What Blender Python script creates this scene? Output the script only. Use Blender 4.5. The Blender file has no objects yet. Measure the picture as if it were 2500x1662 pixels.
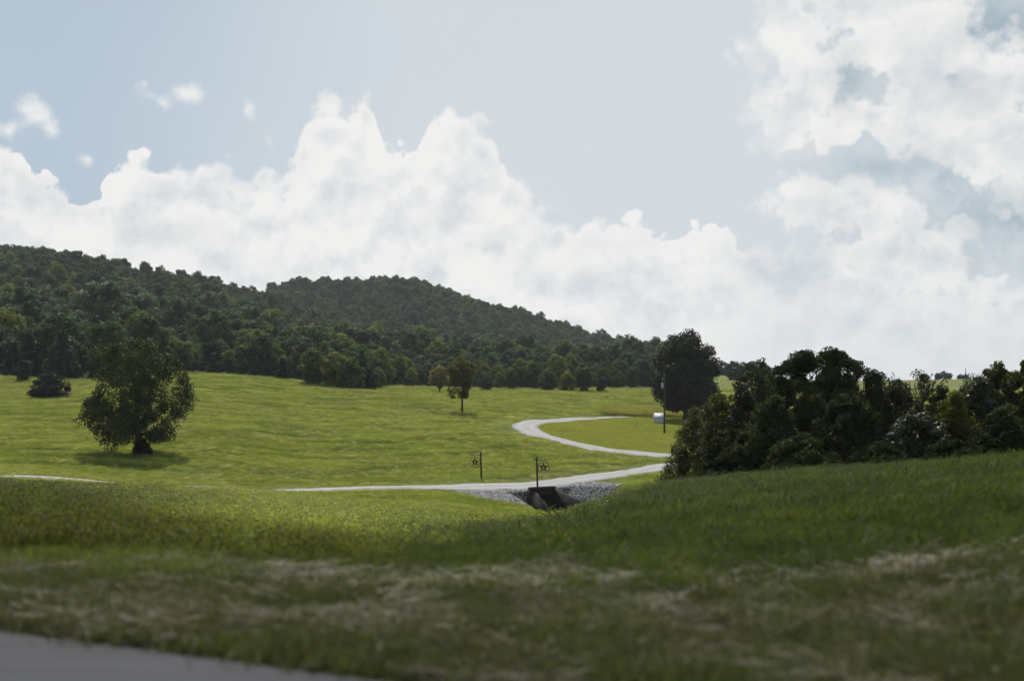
import bpy, math, random
import numpy as np
from mathutils import Vector, Matrix, Quaternion

R = math.radians
rng = np.random.default_rng(7)
random.seed(7)
scn = bpy.context.scene
col = scn.collection

# ------------------------------------------------------------------ camera
F = 3000.0            # focal length in photograph pixels (2500 wide)
VH = 930.0            # row of the eye-level horizon in the photograph
cam_d = bpy.data.cameras.new('camera')
cam = bpy.data.objects.new('camera', cam_d)
col.objects.link(cam)
cam.location = (0, 0, 0)
cam.rotation_euler = (R(90), 0, 0)
cam_d.sensor_width = 36.0
cam_d.lens = F / 2500.0 * 36.0
cam_d.shift_y = (VH - 831.0) / 2500.0
cam_d.clip_start = 0.1
cam_d.clip_end = 20000.0
cam_d.dof.use_dof = True
cam_d.dof.focus_distance = 150.0
cam_d.dof.aperture_fstop = 1.0
scn.camera = cam

# ------------------------------------------------------------------ node helper
class X:
    """a socket with arithmetic"""
    def __init__(s, nt, sock): s.nt, s.s = nt, sock
    def _op(s, op, *o, clamp=False):
        n = s.nt.nodes.new('ShaderNodeMath'); n.operation = op; n.use_clamp = clamp
        for i, v in enumerate((s,) + o):
            if isinstance(v, X): s.nt.links.new(v.s, n.inputs[i])
            else: n.inputs[i].default_value = float(v)
        return X(s.nt, n.outputs[0])
    def __add__(s, o): return s._op('ADD', o)
    __radd__ = __add__
    def __sub__(s, o): return s._op('SUBTRACT', o)
    def __rsub__(s, o): return (s * -1.0) + o
    def __mul__(s, o): return s._op('MULTIPLY', o)
    __rmul__ = __mul__
    def __truediv__(s, o): return s._op('DIVIDE', o)
    def mx(s, o): return s._op('MAXIMUM', o)
    def mn(s, o): return s._op('MINIMUM', o)
    def smax(s, o, k): return s._op('SMOOTH_MAX', o, k)
    def sqrt(s): return s._op('SQRT')
    def clamp(s): return s._op('ADD', 0.0, clamp=True)
    def step(s, a, b):
        n = s.nt.nodes.new('ShaderNodeMapRange'); n.interpolation_type = 'SMOOTHSTEP'
        s.nt.links.new(s.s, n.inputs['Value'])
        n.inputs['From Min'].default_value = a; n.inputs['From Max'].default_value = b
        return X(s.nt, n.outputs['Result'])

def noise(nt, vec, scale, detail=4, rough=0.55, dist=0.0):
    n = nt.nodes.new('ShaderNodeTexNoise')
    n.inputs['Scale'].default_value = scale; n.inputs['Detail'].default_value = detail
    n.inputs['Roughness'].default_value = rough; n.inputs['Distortion'].default_value = dist
    if vec is not None: nt.links.new(vec, n.inputs['Vector'])
    return X(nt, n.outputs['Fac'])

def mixc(nt, f, a, b):
    n = nt.nodes.new('ShaderNodeMix'); n.data_type = 'RGBA'
    for v, i in ((f, 0), (a, 6), (b, 7)):
        if isinstance(v, X): nt.links.new(v.s, n.inputs[i])
        elif hasattr(v, 'is_linked'): nt.links.new(v, n.inputs[i])
        elif isinstance(v, (int, float)): n.inputs[i].default_value = v
        else: n.inputs[i].default_value = (v[0], v[1], v[2], 1)
    return n.outputs[2]

def addc(nt, a, b, mode='ADD'):
    n = nt.nodes.new('ShaderNodeMix'); n.data_type = 'RGBA'; n.blend_type = mode; n.inputs[0].default_value = 1
    for v, i in ((a, 6), (b, 7)):
        if hasattr(v, 'is_linked'): nt.links.new(v, n.inputs[i])
        else: n.inputs[i].default_value = (v[0], v[1], v[2], 1)
    return n.outputs[2]

def srgb(r, g, b):
    f = lambda c: (c / 255 / 12.92) if c <= 10.3 else ((c / 255 + 0.055) / 1.055) ** 2.4
    return (f(r), f(g), f(b))

# ------------------------------------------------------------------ world
SUN_EL, SUN_AZ = 52.0, -9.0        # degrees; azimuth from the view axis, + to the right
SKY_STRENGTH = 0.10
world = bpy.data.worlds.new('World')
scn.world = world
world.use_nodes = True
wt = world.node_tree
wt.nodes.clear()
def build_world():
    nt = wt
    out = nt.nodes.new('ShaderNodeOutputWorld')
    bg = nt.nodes.new('ShaderNodeBackground')
    nt.links.new(bg.outputs[0], out.inputs[0])
    bg.inputs[1].default_value = SKY_STRENGTH
    sky = nt.nodes.new('ShaderNodeTexSky'); sky.sky_type = 'NISHITA'
    sky.sun_disc = False
    sky.sun_elevation = R(SUN_EL); sky.sun_rotation = R(SUN_AZ)
    sky.air_density = 1.0; sky.dust_density = 1.5; sky.ozone_density = 1.0
    tc = nt.nodes.new('ShaderNodeTexCoord')
    d = tc.outputs['Generated']
    sp = nt.nodes.new('ShaderNodeSeparateXYZ'); nt.links.new(d, sp.inputs[0])
    x, y, z = (X(nt, sp.outputs[i]) for i in range(3))
    az = x._op('ARCTAN2', y)
    hor = (x * x + y * y).sqrt().mx(1e-4)
    U0 = az * 3.0                    # thousands of pixels from the picture's middle column
    V0 = (z / hor).mx(-2.0) * 3.0    # thousands of pixels above eye level
    # billows
    na = noise(nt, d, 16, 3, 0.5)
    nb = noise(nt, d, 42, 5, 0.58)
    nc = noise(nt, d, 7, 2, 0.5)
    vo = nt.nodes.new('ShaderNodeTexVoronoi'); vo.feature = 'F1'
    vo.inputs['Scale'].default_value = 44
    vo.inputs['Detail'].default_value = 1.0; vo.inputs['Roughness'].default_value = 0.5
    nt.links.new(d, vo.inputs['Vector'])
    bil = X(nt, vo.outputs['Distance'])
    ruff = (na - 0.5) * 0.12 + (nb - 0.5) * 0.24 - (bil - 0.42) * 0.10
    U = U0 + (noise(nt, d, 30, 2, 0.55) - 0.5) * 0.06
    V = V0 + (noise(nt, d, 33, 2, 0.55) - 0.5) * 0.06
    # top outline of the long cumulus bank (column, row in photograph pixels)
    pts = [(-900, 330), (-400, 300), (-150, 330), (0, 320), (50, 325), (80, 400), (150, 425), (195, 470), (225, 480), (250, 385), (300, 345),
           (350, 350), (400, 372), (470, 365), (510, 345), (560, 385), (610, 405), (690, 400), (730, 350), (745, 270),
           (790, 222), (830, 218), (855, 245), (885, 232), (912, 262), (925, 318), (975, 330), (1035, 325), (1050, 275),
           (1090, 264), (1150, 266), (1200, 285), (1222, 330), (1235, 395), (1290, 440), (1340, 480), (1390, 512),
           (1445, 500), (1500, 530), (1550, 516), (1620, 545), (1680, 540), (1740, 515), (1790, 545), (1850, 548),
           (1900, 555), (2000, 565), (2150, 600), (2300, 640), (2500, 670), (2900, 600), (3400, 500)]
    fc = nt.nodes.new('ShaderNodeFloatCurve')
    cv = fc.mapping.curves[0]
    cu = [((math.atan((u - 1250) / F) * 3.0 + 2.0) / 4.0, (VH - v) / F * 3.0 * math.cos(math.atan((u - 1250) / F)) / 1.5) for u, v in pts]
    while len(cv.points) < len(cu): cv.points.new(0.5, 0.5)
    for p, c in zip(cv.points, cu):
        p.location = c; p.handle_type = 'AUTO_CLAMPED'
    fc.mapping.update()
    fin = ((U + 2.0) / 4.0).clamp()
    nt.links.new(fin.s, fc.inputs['Value'])
    top = X(nt, fc.outputs[0]) * 1.5
    dm = top - V + ruff * 0.80 + 0.012
    soft = (nc - 0.42).mx(0.0) * 0.28 + 0.016
    a_main = ((dm + 0.006) / soft).clamp().step(0.0, 1.0)
    cxy = nt.nodes.new('ShaderNodeCombineXYZ'); nt.links.new(U.s, cxy.inputs[0]); nt.links.new(V.s, cxy.inputs[1])
    def blobs(lst):
        acc = None
        for u, v, a, b in lst:
            k = math.cos(math.atan((u - 1250) / F))
            cu_, cv_ = math.atan((u - 1250) / F) * 3.0, (VH - v) / F * 3.0 * k
            vm = nt.nodes.new('ShaderNodeVectorMath'); vm.operation = 'MULTIPLY_ADD'
            nt.links.new(cxy.outputs[0], vm.inputs[0])
            vm.inputs[1].default_value = (1000.0 / a, 1000.0 / b, 0); vm.inputs[2].default_value = (-cu_ * 1000.0 / a, -cv_ * 1000.0 / b, 0)
            vl = nt.nodes.new('ShaderNodeVectorMath'); vl.operation = 'LENGTH'; nt.links.new(vm.outputs[0], vl.inputs[0])
            m = min(a, b) / 1000.0
            e = X(nt, vl.outputs['Value'])._op('MULTIPLY_ADD', -m, m)
            acc = e if acc is None else acc.smax(e, 0.03)
        return acc
    big = [(1930, 60, 120, 140), (1955, 270, 130, 115), (2110, 60, 170, 120), (2060, 190, 170, 150), (2290, 70, 120, 130), (2300, 220, 200, 130),
           (2470, 160, 160, 220), (2210, 310, 190, 85), (2440, 350, 180, 100), (1975, 475, 90, 48),
           (2060, 510, 150, 80), (2170, 600, 210, 120), (2340, 650, 230, 90), (2470, 740, 130, 55), (2350, 450, 190, 80), (2700, 400, 250, 380)]
    small = [(352, 210, 16, 16), (368, 232, 18, 14), (396, 248, 16, 10), (440, 222, 30, 16), (470, 235, 32, 18), (68, 262, 36, 22), (95, 285, 30, 30), (115, 318, 20, 18),
             (15, 312, 50, 22), (208, 388, 14, 12), (660, 350, 12, 24), (600, 268, 8, 10), (1783, 138, 16, 22), (1790, 160, 10, 12)]
    db = blobs(big) + 0.035 + ruff * 0.75
    a_big = ((db + 0.012) / (soft * 1.3 + 0.012)).clamp().step(0.0, 1.0)
    ds = blobs(small) + (nb - 0.5) * 0.09
    a_small = ds.step(-0.008, 0.028) * 0.9
    a = a_main.mx(a_big).mx(a_small)
    # thickness shading: grey where the cloud is deep
    gray = [(2140, 400, 170, 55), (2440, 530, 150, 60), (2420, 75, 130, 60), (2060, 190, 60, 90), (2370, 230, 100, 55), (2180, 620, 90, 40),
            (2010, 505, 40, 20), (1920, 648, 60, 16), (1370, 660, 60, 16), (1225, 605, 70, 22), (1050, 540, 60, 20), (420, 570, 110, 45), (110, 470, 110, 45), (1500, 595, 70, 12), (1800, 690, 90, 14)]
    g = blobs(gray)
    g = (g + (nb - 0.5) * 0.10 + (na - 0.5) * 0.12).step(-0.04, 0.09)
    rightside = U0.step(0.45, 0.95)
    gs = g * (rightside * 0.62 + 0.28)
    body = ((nc - 0.45) * 1.6 + (na - 0.5) * 1.4 + (nb - 0.5) * 0.9).step(0.0, 0.9) * a
    gs = gs.mx(body * (rightside * 0.34 + 0.05))
    white = [c / SKY_STRENGTH for c in srgb(241, 240, 238)]
    grey = [c / SKY_STRENGTH for c in srgb(150, 171, 184)]
    veil = [c / SKY_STRENGTH for c in srgb(212, 219, 224)]
    low = [c / SKY_STRENGTH for c in srgb(216, 221, 224)]
    blue = [c / SKY_STRENGTH for c in srgb(171, 189, 206)]
    # the air between: sky light plus a thin high veil
    vn = noise(nt, d, 3.2, 3, 0.5)
    base = mixc(nt, 0.93, sky.outputs[0], blue)
    vf = (U0.step(-1.1, -0.2) * 0.80 + (vn - 0.5) * 0.35 + 0.12 - V0.step(0.6, 2.5) * 0.3).clamp()
    base = mixc(nt, vf, base, veil)
    va = nt.nodes.new('ShaderNodeVectorMath'); va.operation = 'ADD'; nt.links.new(d, va.inputs[0]); va.inputs[1].default_value = (-0.004, 0.0, 0.016)
    relief = noise(nt, d, 15, 4, 0.55) - noise(nt, va.outputs[0], 15, 4, 0.55)
    shade = (0.22 - relief * 5.5 + (nc - 0.5) * 1.3).clamp() * (dm.mx(db)).step(0.0, 0.10)
    pale = [c / SKY_STRENGTH for c in srgb(198, 207, 215)]
    puffs = [(1935, 55, 100, 110), (1950, 250, 110, 100), (2100, 25, 120, 60), (2130, 110, 110, 50), (2030, 300, 70, 60), (2250, 40, 60, 110), (2320, 20, 50, 80),
             (2220, 130, 90, 60), (2180, 200, 40, 30), (2260, 260, 110, 90), (2360, 160, 150, 50), (2190, 310, 60, 60), (2350, 330, 120, 60), (2460, 370, 90, 70), (2450, 250, 80, 60),
             (1985, 470, 90, 36), (2060, 500, 110, 55), (2150, 540, 80, 80), (2130, 630, 110, 45), (2250, 680, 120, 40), (2290, 590, 60, 40), (2440, 720, 100, 40), (2480, 470, 70, 40), (2700, 300, 200, 250)]
    dw = blobs(puffs) + 0.052 + ruff * 0.75
    aw = (dw / 0.035).clamp().step(0.0, 1.0).mx(1.0 - rightside).mx((dm / 0.05).clamp().step(0.0, 1.0) * 0.8)
    under = mixc(nt, gs * 0.5 + g * 0.5, [c / SKY_STRENGTH for c in srgb(196, 206, 213)], grey)
    top_ = mixc(nt, gs * (1.0 - rightside * 0.5), mixc(nt, shade * 0.7, white, pale), grey)
    ccol = mixc(nt, aw, under, top_)
    res = mixc(nt, a, base, ccol)
    # pale haze low above the land
    hz = (1.0 - V0.step(-0.05, 0.26)) * U0.step(0.0, 0.7) * 0.6
    res = mixc(nt, hz, res, low)
    # grey undersides showing outside the white parts
    res = mixc(nt, g * rightside * (1.0 - a) * 0.8, res, grey)
    # below eye level: ground colour
    res = mixc(nt, (V0 * -1.0).step(0.02, 0.3), res, [c / SKY_STRENGTH for c in (0.06, 0.075, 0.04)])
    nt.links.new(res, bg.inputs[0])
    # all round and overhead, unseen: simpler cumulus, sparser and bluer to cut fill light
    bg2 = nt.nodes.new('ShaderNodeBackground'); bg2.inputs[1].default_value = SKY_STRENGTH
    n2 = noise(nt, d, 5.0, 5, 0.56)
    a2 = (n2 + (1.0 - V0.step(0.0, 0.9)) * 0.10).step(0.53, 0.60)
    sk2 = mixc(nt, 0.35, sky.outputs[0], blue)
    r2 = mixc(nt, a2, sk2, mixc(nt, n2.step(0.58, 0.75) * 0.6, white, grey))
    r2 = mixc(nt, (V0 * -1.0).step(0.02, 0.3), r2, [c / SKY_STRENGTH for c in (0.06, 0.075, 0.04)])
    nt.links.new(r2, bg2.inputs[0])
    ms = nt.nodes.new('ShaderNodeMixShader')
    rim = ((az * az).sqrt()).step(0.46, 0.60).mx(V0.step(1.05, 1.4))
    nt.links.new(rim.s, ms.inputs[0]); nt.links.new(bg.outputs[0], ms.inputs[1]); nt.links.new(bg2.outputs[0], ms.inputs[2])
    nt.links.new(ms.outputs[0], out.inputs[0])
build_world()
try:
    world.cycles.sampling_method = 'MANUAL'; world.cycles.sample_map_resolution = 512
except Exception: pass

HAZE = 0.00008
# ------------------------------------------------------------------ sun
sd = bpy.data.lights.new('sun', 'SUN')
sd.energy = 4.8; sd.angle = R(0.6); sd.color = (1.0, 0.95, 0.86)
sun = bpy.data.objects.new('sun', sd); col.objects.link(sun)
s_dir = Vector((math.sin(R(SUN_AZ)) * math.cos(R(SUN_EL)), math.cos(R(SUN_AZ)) * math.cos(R(SUN_EL)), math.sin(R(SUN_EL))))
sun.rotation_euler = (-s_dir).to_track_quat('-Z', 'Y').to_euler()

scn.view_settings.view_transform = 'Standard'
scn.view_settings.look = 'None'
scn.view_settings.exposure = 0.0
scn.view_settings.gamma = 1.0
scn.view_settings.use_curve_mapping = False
scn.cycles.max_bounces = 3
scn.cycles.diffuse_bounces = 1
scn.cycles.glossy_bounces = 2
scn.cycles.transmission_bounces = 3
scn.cycles.volume_bounces = 0
scn.cycles.use_adaptive_sampling = True
scn.cycles.adaptive_threshold = 0.03
scn.cycles.use_denoising = True
scn.cycles.denoiser = 'OPENIMAGEDENOISE'
scn.cycles.denoising_input_passes = 'RGB_ALBEDO_NORMAL'
scn.cycles.denoising_prefilter = 'ACCURATE'
scn.cycles.caustics_reflective = False
scn.cycles.caustics_refractive = False

# ------------------------------------------------------------------ mesh helpers
def mesh_np(name, verts, quads=None, tris=None, smooth=False):
    """mesh from numpy arrays"""
    me = bpy.data.meshes.new(name)
    verts = np.asarray(verts, dtype=np.float32).reshape(-1, 3)
    quads = np.zeros((0, 4), np.int32) if quads is None else np.asarray(quads, np.int32).reshape(-1, 4)
    tris = np.zeros((0, 3), np.int32) if tris is None else np.asarray(tris, np.int32).reshape(-1, 3)
    me.vertices.add(len(verts)); me.vertices.foreach_set('co', verts.ravel())
    nl = len(quads) * 4 + len(tris) * 3
    me.loops.add(nl)
    me.loops.foreach_set('vertex_index', np.concatenate([quads.ravel(), tris.ravel()]).astype(np.int32))
    me.polygons.add(len(quads) + len(tris))
    ls = np.concatenate([np.arange(len(quads)) * 4, len(quads) * 4 + np.arange(len(tris)) * 3]).astype(np.int32)
    me.polygons.foreach_set('loop_start', ls)
    try:
        me.polygons.foreach_set('loop_total', np.concatenate([np.full(len(quads), 4), np.full(len(tris), 3)]).astype(np.int32))
    except Exception: pass
    if smooth: me.polygons.foreach_set('use_smooth', np.ones(len(quads) + len(tris), bool))
    me.update(calc_edges=True)
    me.validate()
    return me

class MB:
    """collects pieces into one mesh"""
    def __init__(s): s.v, s.q, s.t, s.n = [], [], [], 0
    def add(s, v, q=None, t=None):
        v = np.asarray(v, np.float64).reshape(-1, 3)
        s.v.append(v)
        if q is not None and len(q): s.q.append(np.asarray(q, np.int64).reshape(-1, 4) + s.n)
        if t is not None and len(t): s.t.append(np.asarray(t, np.int64).reshape(-1, 3) + s.n)
        s.n += len(v); return s
    def box(s, x0, x1, y0, y1, z0, z1):
        v = [(x, y, z) for z in (z0, z1) for y in (y0, y1) for x in (x0, x1)]
        return s.add(v, [(0, 2, 3, 1), (4, 5, 7, 6), (0, 1, 5, 4), (2, 6, 7, 3), (0, 4, 6, 2), (1, 3, 7, 5)])
    def hexa(s, bottom, top):
        """8-corner block: bottom ring and top ring of four points"""
        v = list(bottom) + list(top)
        return s.add(v, [(3, 2, 1, 0), (4, 5, 6, 7), (0, 1, 5, 4), (1, 2, 6, 5), (2, 3, 7, 6), (3, 0, 4, 7)])
    def tube(s, pts, rad, n=6, cap=True):
        pts = np.asarray(pts, float); k = len(pts)
        rad = np.broadcast_to(np.asarray(rad, float), (k,))
        tan = np.gradient(pts, axis=0); tan /= np.linalg.norm(tan, axis=1)[:, None] + 1e-9
        ref = np.array([0.31, 0.77, 0.55]) if abs(tan[0][2]) > 0.6 else np.array([0.05, 0.1, 1.0])
        a = np.cross(tan, ref); a /= np.linalg.norm(a, axis=1)[:, None] + 1e-9
        b = np.cross(tan, a)
        th = np.arange(n) * 2 * math.pi / n
        ring = pts[:, None] + rad[:, None, None] * (a[:, None] * np.cos(th)[None, :, None] + b[:, None] * np.sin(th)[None, :, None])
        i = np.arange(k - 1)[:, None] * n; j = np.arange(n)[None]; j2 = (j + 1) % n
        q = np.stack([i + j, i + j2, i + n + j2, i + n + j], -1).reshape(-1, 4)
        t = []
        if cap:
            t = [(0, m + 1, m) for m in range(1, n - 1)] + [((k - 1) * n, (k - 1) * n + m, (k - 1) * n + m + 1) for m in range(1, n - 1)]
        return s.add(ring.reshape(-1, 3), q, t)
    def mesh(s, name, smooth=False):
        v = np.concatenate(s.v) if s.v else np.zeros((0, 3))
        return mesh_np(name, v, np.concatenate(s.q) if s.q else None, np.concatenate(s.t) if s.t else None, smooth)
    def build(s, name, mat, parent=None, smooth=False):
        return link(name, s.mesh(name, smooth), mat, parent)

def link(name, me, mat=None, parent=None):
    o = bpy.data.objects.new(name, me)
    if mat is not None and me is not None and not me.materials: me.materials.append(mat)
    col.objects.link(o)
    if parent is not None: o.parent = parent
    return o

def tag(o, label=None, cat=None, group=None, kind=None):
    if label: o['label'] = label
    if cat: o['category'] = cat
    if group: o['group'] = group
    if kind: o['kind'] = kind
    return o

def empty(name, loc, rz=0.0):
    o = bpy.data.objects.new(name, None); col.objects.link(o)
    o.empty_display_size = 0.3
    o.location = loc; o.rotation_euler = (0, 0, rz)
    return o

def fbm2(x, y, scale, seed, octaves=4):
    """smooth numpy noise, roughly -1..1"""
    r = np.random.default_rng(seed)
    out = np.zeros_like(np.asarray(x, float)); amp = 1.0; tot = 0
    f = 1.0 / scale
    for o in range(octaves):
        acc = 0
        for k in range(5):
            a = r.uniform(0, 2 * math.pi); ph = r.uniform(0, 2 * math.pi); m = r.uniform(0.7, 1.4)
            acc = acc + np.sin((x * math.cos(a) + y * math.sin(a)) * f * m * 2 * math.pi + ph + 1.3 * np.sin((y * math.cos(a) - x * math.sin(a)) * f * 3.7 + ph * 2))
        out += amp * acc / 2.6; tot += amp
        amp *= 0.55; f *= 2.07
    return out / tot

# ------------------------------------------------------------------ materials
MATS = {}
def newmat(name):
    m = bpy.data.materials.new(name); m.use_nodes = True
    nt = m.node_tree; nt.nodes.clear()
    o = nt.nodes.new('ShaderNodeOutputMaterial')
    MATS[name] = m
    return m, nt, o

def principled(nt, out, colr, rough=0.8, spec=0.3, normal=None):
    p = nt.nodes.new('ShaderNodeBsdfPrincipled')
    if isinstance(colr, tuple): p.inputs['Base Color'].default_value = (*colr, 1)
    else: nt.links.new(colr, p.inputs['Base Color'])
    if isinstance(rough, X): nt.links.new(rough.s, p.inputs['Roughness'])
    else: p.inputs['Roughness'].default_value = rough
    p.inputs['Specular IOR Level'].default_value = spec
    if normal is not None: nt.links.new(normal, p.inputs['Normal'])
    nt.links.new(p.outputs[0], out.inputs[0])
    return p

def bump(nt, h, strength, dist):
    b = nt.nodes.new('ShaderNodeBump'); b.inputs['Strength'].default_value = strength; b.inputs['Distance'].default_value = dist
    nt.links.new(h.s, b.inputs['Height']); return b.outputs[0]

def leaf_mat(name, c1, c2, trans=0.35, rough=0.6, spec=0.15, nscale=0.9, tint=False, vary=0.35, tcol=(1.25, 1.15, 0.55)):
    """leaf or blade: part reflecting, part letting light through"""
    m, nt, out = newmat(name)
    tc = nt.nodes.new('ShaderNodeTexCoord')
    oi = nt.nodes.new('ShaderNodeObjectInfo')
    n = noise(nt, tc.outputs['Object'], nscale, 1, 0.6)
    f = (n - 0.5) * 1.8 + 0.5
    rnd = X(nt, oi.outputs['Random'])
    f = (f + (rnd - 0.5) * 0.5).clamp()
    c = mixc(nt, f, c1, c2)
    if tint:
        at = nt.nodes.new('ShaderNodeAttribute'); at.attribute_type = 'INSTANCER'; at.attribute_name = 'tint'
        c = addc(nt, c, at.outputs['Color'], 'MULTIPLY')
    hs = nt.nodes.new('ShaderNodeHueSaturation')
    nt.links.new(c, hs.inputs['Color'])
    val = rnd * vary + (1 - vary / 2)
    nt.links.new(val.s, hs.inputs['Value'])
    c = hs.outputs[0]
    p = nt.nodes.new('ShaderNodeBsdfPrincipled')
    nt.links.new(c, p.inputs['Base Color']); p.inputs['Roughness'].default_value = rough
    p.inputs['Specular IOR Level'].default_value = spec
    t = nt.nodes.new('ShaderNodeBsdfTranslucent')
    tcx = addc(nt, c, tcol, 'MULTIPLY')
    nt.links.new(tcx, t.inputs['Color'])
    ms = nt.nodes.new('ShaderNodeMixShader'); ms.inputs[0].default_value = trans
    nt.links.new(p.outputs[0], ms.inputs[1]); nt.links.new(t.outputs[0], ms.inputs[2])
    nt.links.new(ms.outputs[0], out.inputs[0])
    return m

def plain(name, c, rough=0.8, spec=0.3, c2=None, nscale=6.0, bstr=0.0, detail=5):
    m, nt, out = newmat(name)
    tc = nt.nodes.new('ShaderNodeTexCoord')
    n = noise(nt, tc.outputs['Object'], nscale, detail, 0.6)
    f = ((n - 0.5) * 2.2 + 0.5).clamp()
    cc = mixc(nt, f, c, c2 if c2 else tuple(v * 0.75 for v in c))
    principled(nt, out, cc, rough, spec, bump(nt, n, bstr, 0.02) if bstr else None)
    return m

# ------------------------------------------------------------------ the lie of the land
# per viewing direction: distance and the picture row where the ground lies there
COLS = {
 -800: [(5,1830),(7.3,1546),(10,1400),(18,1290),(40,1205),(75,1165),(95,1155),(130,1110),(180,1000),(250,905),(350,840),(500,740),(700,640),(900,740),(1500,900),(5000,926)],
 0:    [(5,1830),(7.3,1546),(10.5,1390),(16,1300),(28,1235),(50,1206),(75,1185),(84,1179),(93,1167),(100,1157),(130,1105),(180,1012),(220,960),(250,918),(300,885),(400,812),(500,745),(700,641),(850,690),(1500,880),(5000,926)],
 400:  [(5,1830),(6.8,1592),(9.5,1430),(12,1370),(17,1318),(24,1288),(40,1248),(62,1216),(80,1199),(92,1194),(103,1190),(112,1179),(130,1112),(150,1070),(180,1010),(220,950),(265,910),(290,903),(350,880),(500,785),(690,703),(800,760),(950,745),(1200,820),(1800,890),(5000,926)],
 600:  [(5,1830),(6.5,1622),(9.5,1440),(12,1380),(17,1330),(25,1296),(42,1256),(66,1223),(84,1206),(96,1200),(107,1195),(115,1184),(132,1128),(155,1075),(190,1008),(230,948),(265,920),(285,917),(340,900),(520,815),(690,748),(790,780),(950,755),(1200,820),(1800,890),(5000,926)],
 720:  [(5,1830),(6.3,1644),(9.5,1442),(12,1385),(17,1338),(26,1302),(45,1262),(72,1228),(90,1212),(100,1206),(110,1199),(117,1187),(135,1138),(160,1080),(200,1005),(240,952),(266,931),(280,930),(330,920),(400,895),(550,850),(680,780),(780,805),(950,714),(1200,800),(1800,885),(5000,926)],
 950:  [(5,1830),(6.15,1662),(9.5,1445),(13,1388),(19,1346),(28,1312),(50,1268),(75,1238),(92,1220),(104,1209),(113,1195),(121,1180),(140,1128),(165,1072),(200,1020),(240,968),(258,955),(275,957),(300,954),(330,941),(400,928),(480,888),(560,900),(650,880),(800,790),(950,707),(1100,760),(1500,880),(5000,926)],
 1250: [(5,1830),(6.15,1662),(9.3,1440),(14,1370),(22,1325),(35,1306),(50,1286),(70,1268),(95,1250),(108,1230),(116,1197),(123,1176),(140,1125),(170,1065),(185,1045),(205,1022),(230,1000),(280,970),(340,949),(450,930),(600,890),(800,825),(950,788),(1100,810),(1500,890),(5000,926)],
 1330: [(5,1830),(6.15,1662),(9.2,1440),(14,1362),(22,1312),(35,1294),(55,1270),(75,1268),(95,1262),(106,1250),(112,1230),(117,1195),(124,1170),(140,1128),(170,1068),(190,1045),(215,1022),(235,1003),(280,972),(340,949),(450,932),(600,900),(800,840),(950,806),(1100,825),(1500,893),(5000,926)],
 1450: [(5,1830),(6.1,1668),(9.2,1440),(14,1348),(22,1290),(40,1260),(60,1236),(80,1236),(100,1226),(112,1204),(120,1178),(127,1163),(140,1132),(160,1095),(185,1060),(215,1030),(233,1016),(260,995),(300,967),(340,948),(500,930),(700,895),(900,845),(1100,860),(1500,903),(5000,926)],
 1640: [(5,1835),(6.1,1670),(9.3,1432),(14,1330),(20,1275),(30,1230),(45,1184),(60,1198),(85,1190),(110,1178),(125,1155),(133,1143),(150,1113),(170,1085),(200,1058),(228,1026),(240,1018),(300,975),(350,948),(420,928),(600,912),(900,888),(1200,905),(1800,920),(5000,927)],
 1770: [(5,1840),(6.1,1670),(9.3,1432),(14,1322),(21,1253),(34,1198),(42,1172),(56,1180),(85,1182),(120,1155),(150,1110),(200,1054),(240,1015),(300,974),(350,948),(400,926),(450,917),(550,918),(900,915),(1500,925),(5000,928)],
 2000: [(5,1840),(6.1,1668),(9.3,1425),(14,1310),(22,1232),(38,1150),(52,1170),(80,1170),(120,1140),(160,1090),(200,1050),(250,1000),(320,960),(400,938),(600,930),(1500,930),(5000,929)],
 2330: [(5,1835),(6.0,1668),(9.2,1410),(14,1280),(22,1196),(35,1131),(50,1155),(80,1158),(150,1065),(250,990),(350,958),(450,940),(560,926),(650,934),(1500,931),(5000,930)],
 2500: [(5,1830),(6.0,1662),(9.0,1400),(14,1268),(22,1178),(33,1121),(48,1150),(80,1150),(150,1060),(250,985),(350,955),(450,938),(560,924),(650,930),(1500,931),(5000,930)],
 3300: [(5,1830),(6.0,1662),(9.0,1400),(14,1268),(22,1178),(33,1116),(48,1140),(80,1140),(150,1060),(250,985),(350,955),(450,938),(560,928),(650,930),(1500,931),(5000,930)],
}
LG = np.linspace(math.log(5.0), math.log(5000.0), 420)
def pchip(x, y, xq):
    x = np.asarray(x, float); y = np.asarray(y, float)
    h = np.diff(x); dl = np.diff(y) / h
    m = np.zeros_like(y)
    for i in range(1, len(x) - 1):
        if dl[i - 1] * dl[i] > 0:
            w1, w2 = 2 * h[i] + h[i - 1], h[i] + 2 * h[i - 1]
            m[i] = (w1 + w2) / (w1 / dl[i - 1] + w2 / dl[i])
    m[0], m[-1] = dl[0], dl[-1]
    i = np.clip(np.searchsorted(x, xq) - 1, 0, len(x) - 2)
    t = np.clip((xq - x[i]) / h[i], 0, 1)
    return ((2*t**3 - 3*t**2 + 1) * y[i] + (t**3 - 2*t**2 + t) * h[i] * m[i] + (-2*t**3 + 3*t**2) * y[i+1] + (t**3 - t**2) * h[i] * m[i+1])
UC = np.array(sorted(COLS), float)
def _column(u):
    d, v = zip(*COLS[int(u)])
    d = np.array(d, float); z = (VH - np.array(v, float)) / F      # slope below eye level
    return pchip(np.log(d), z, LG)
TAB0 = np.stack([_column(u) for u in UC])
UG = np.linspace(-800, 3300, 411)
TAB = np.stack([pchip(UC, TAB0[:, j], UG) for j in range(TAB0.shape[1])], 1)
for _ in range(6):                                    # soften along the viewing fan
    TAB[1:-1] = 0.25 * TAB[:-2] + 0.5 * TAB[1:-1] + 0.25 * TAB[2:]

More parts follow.
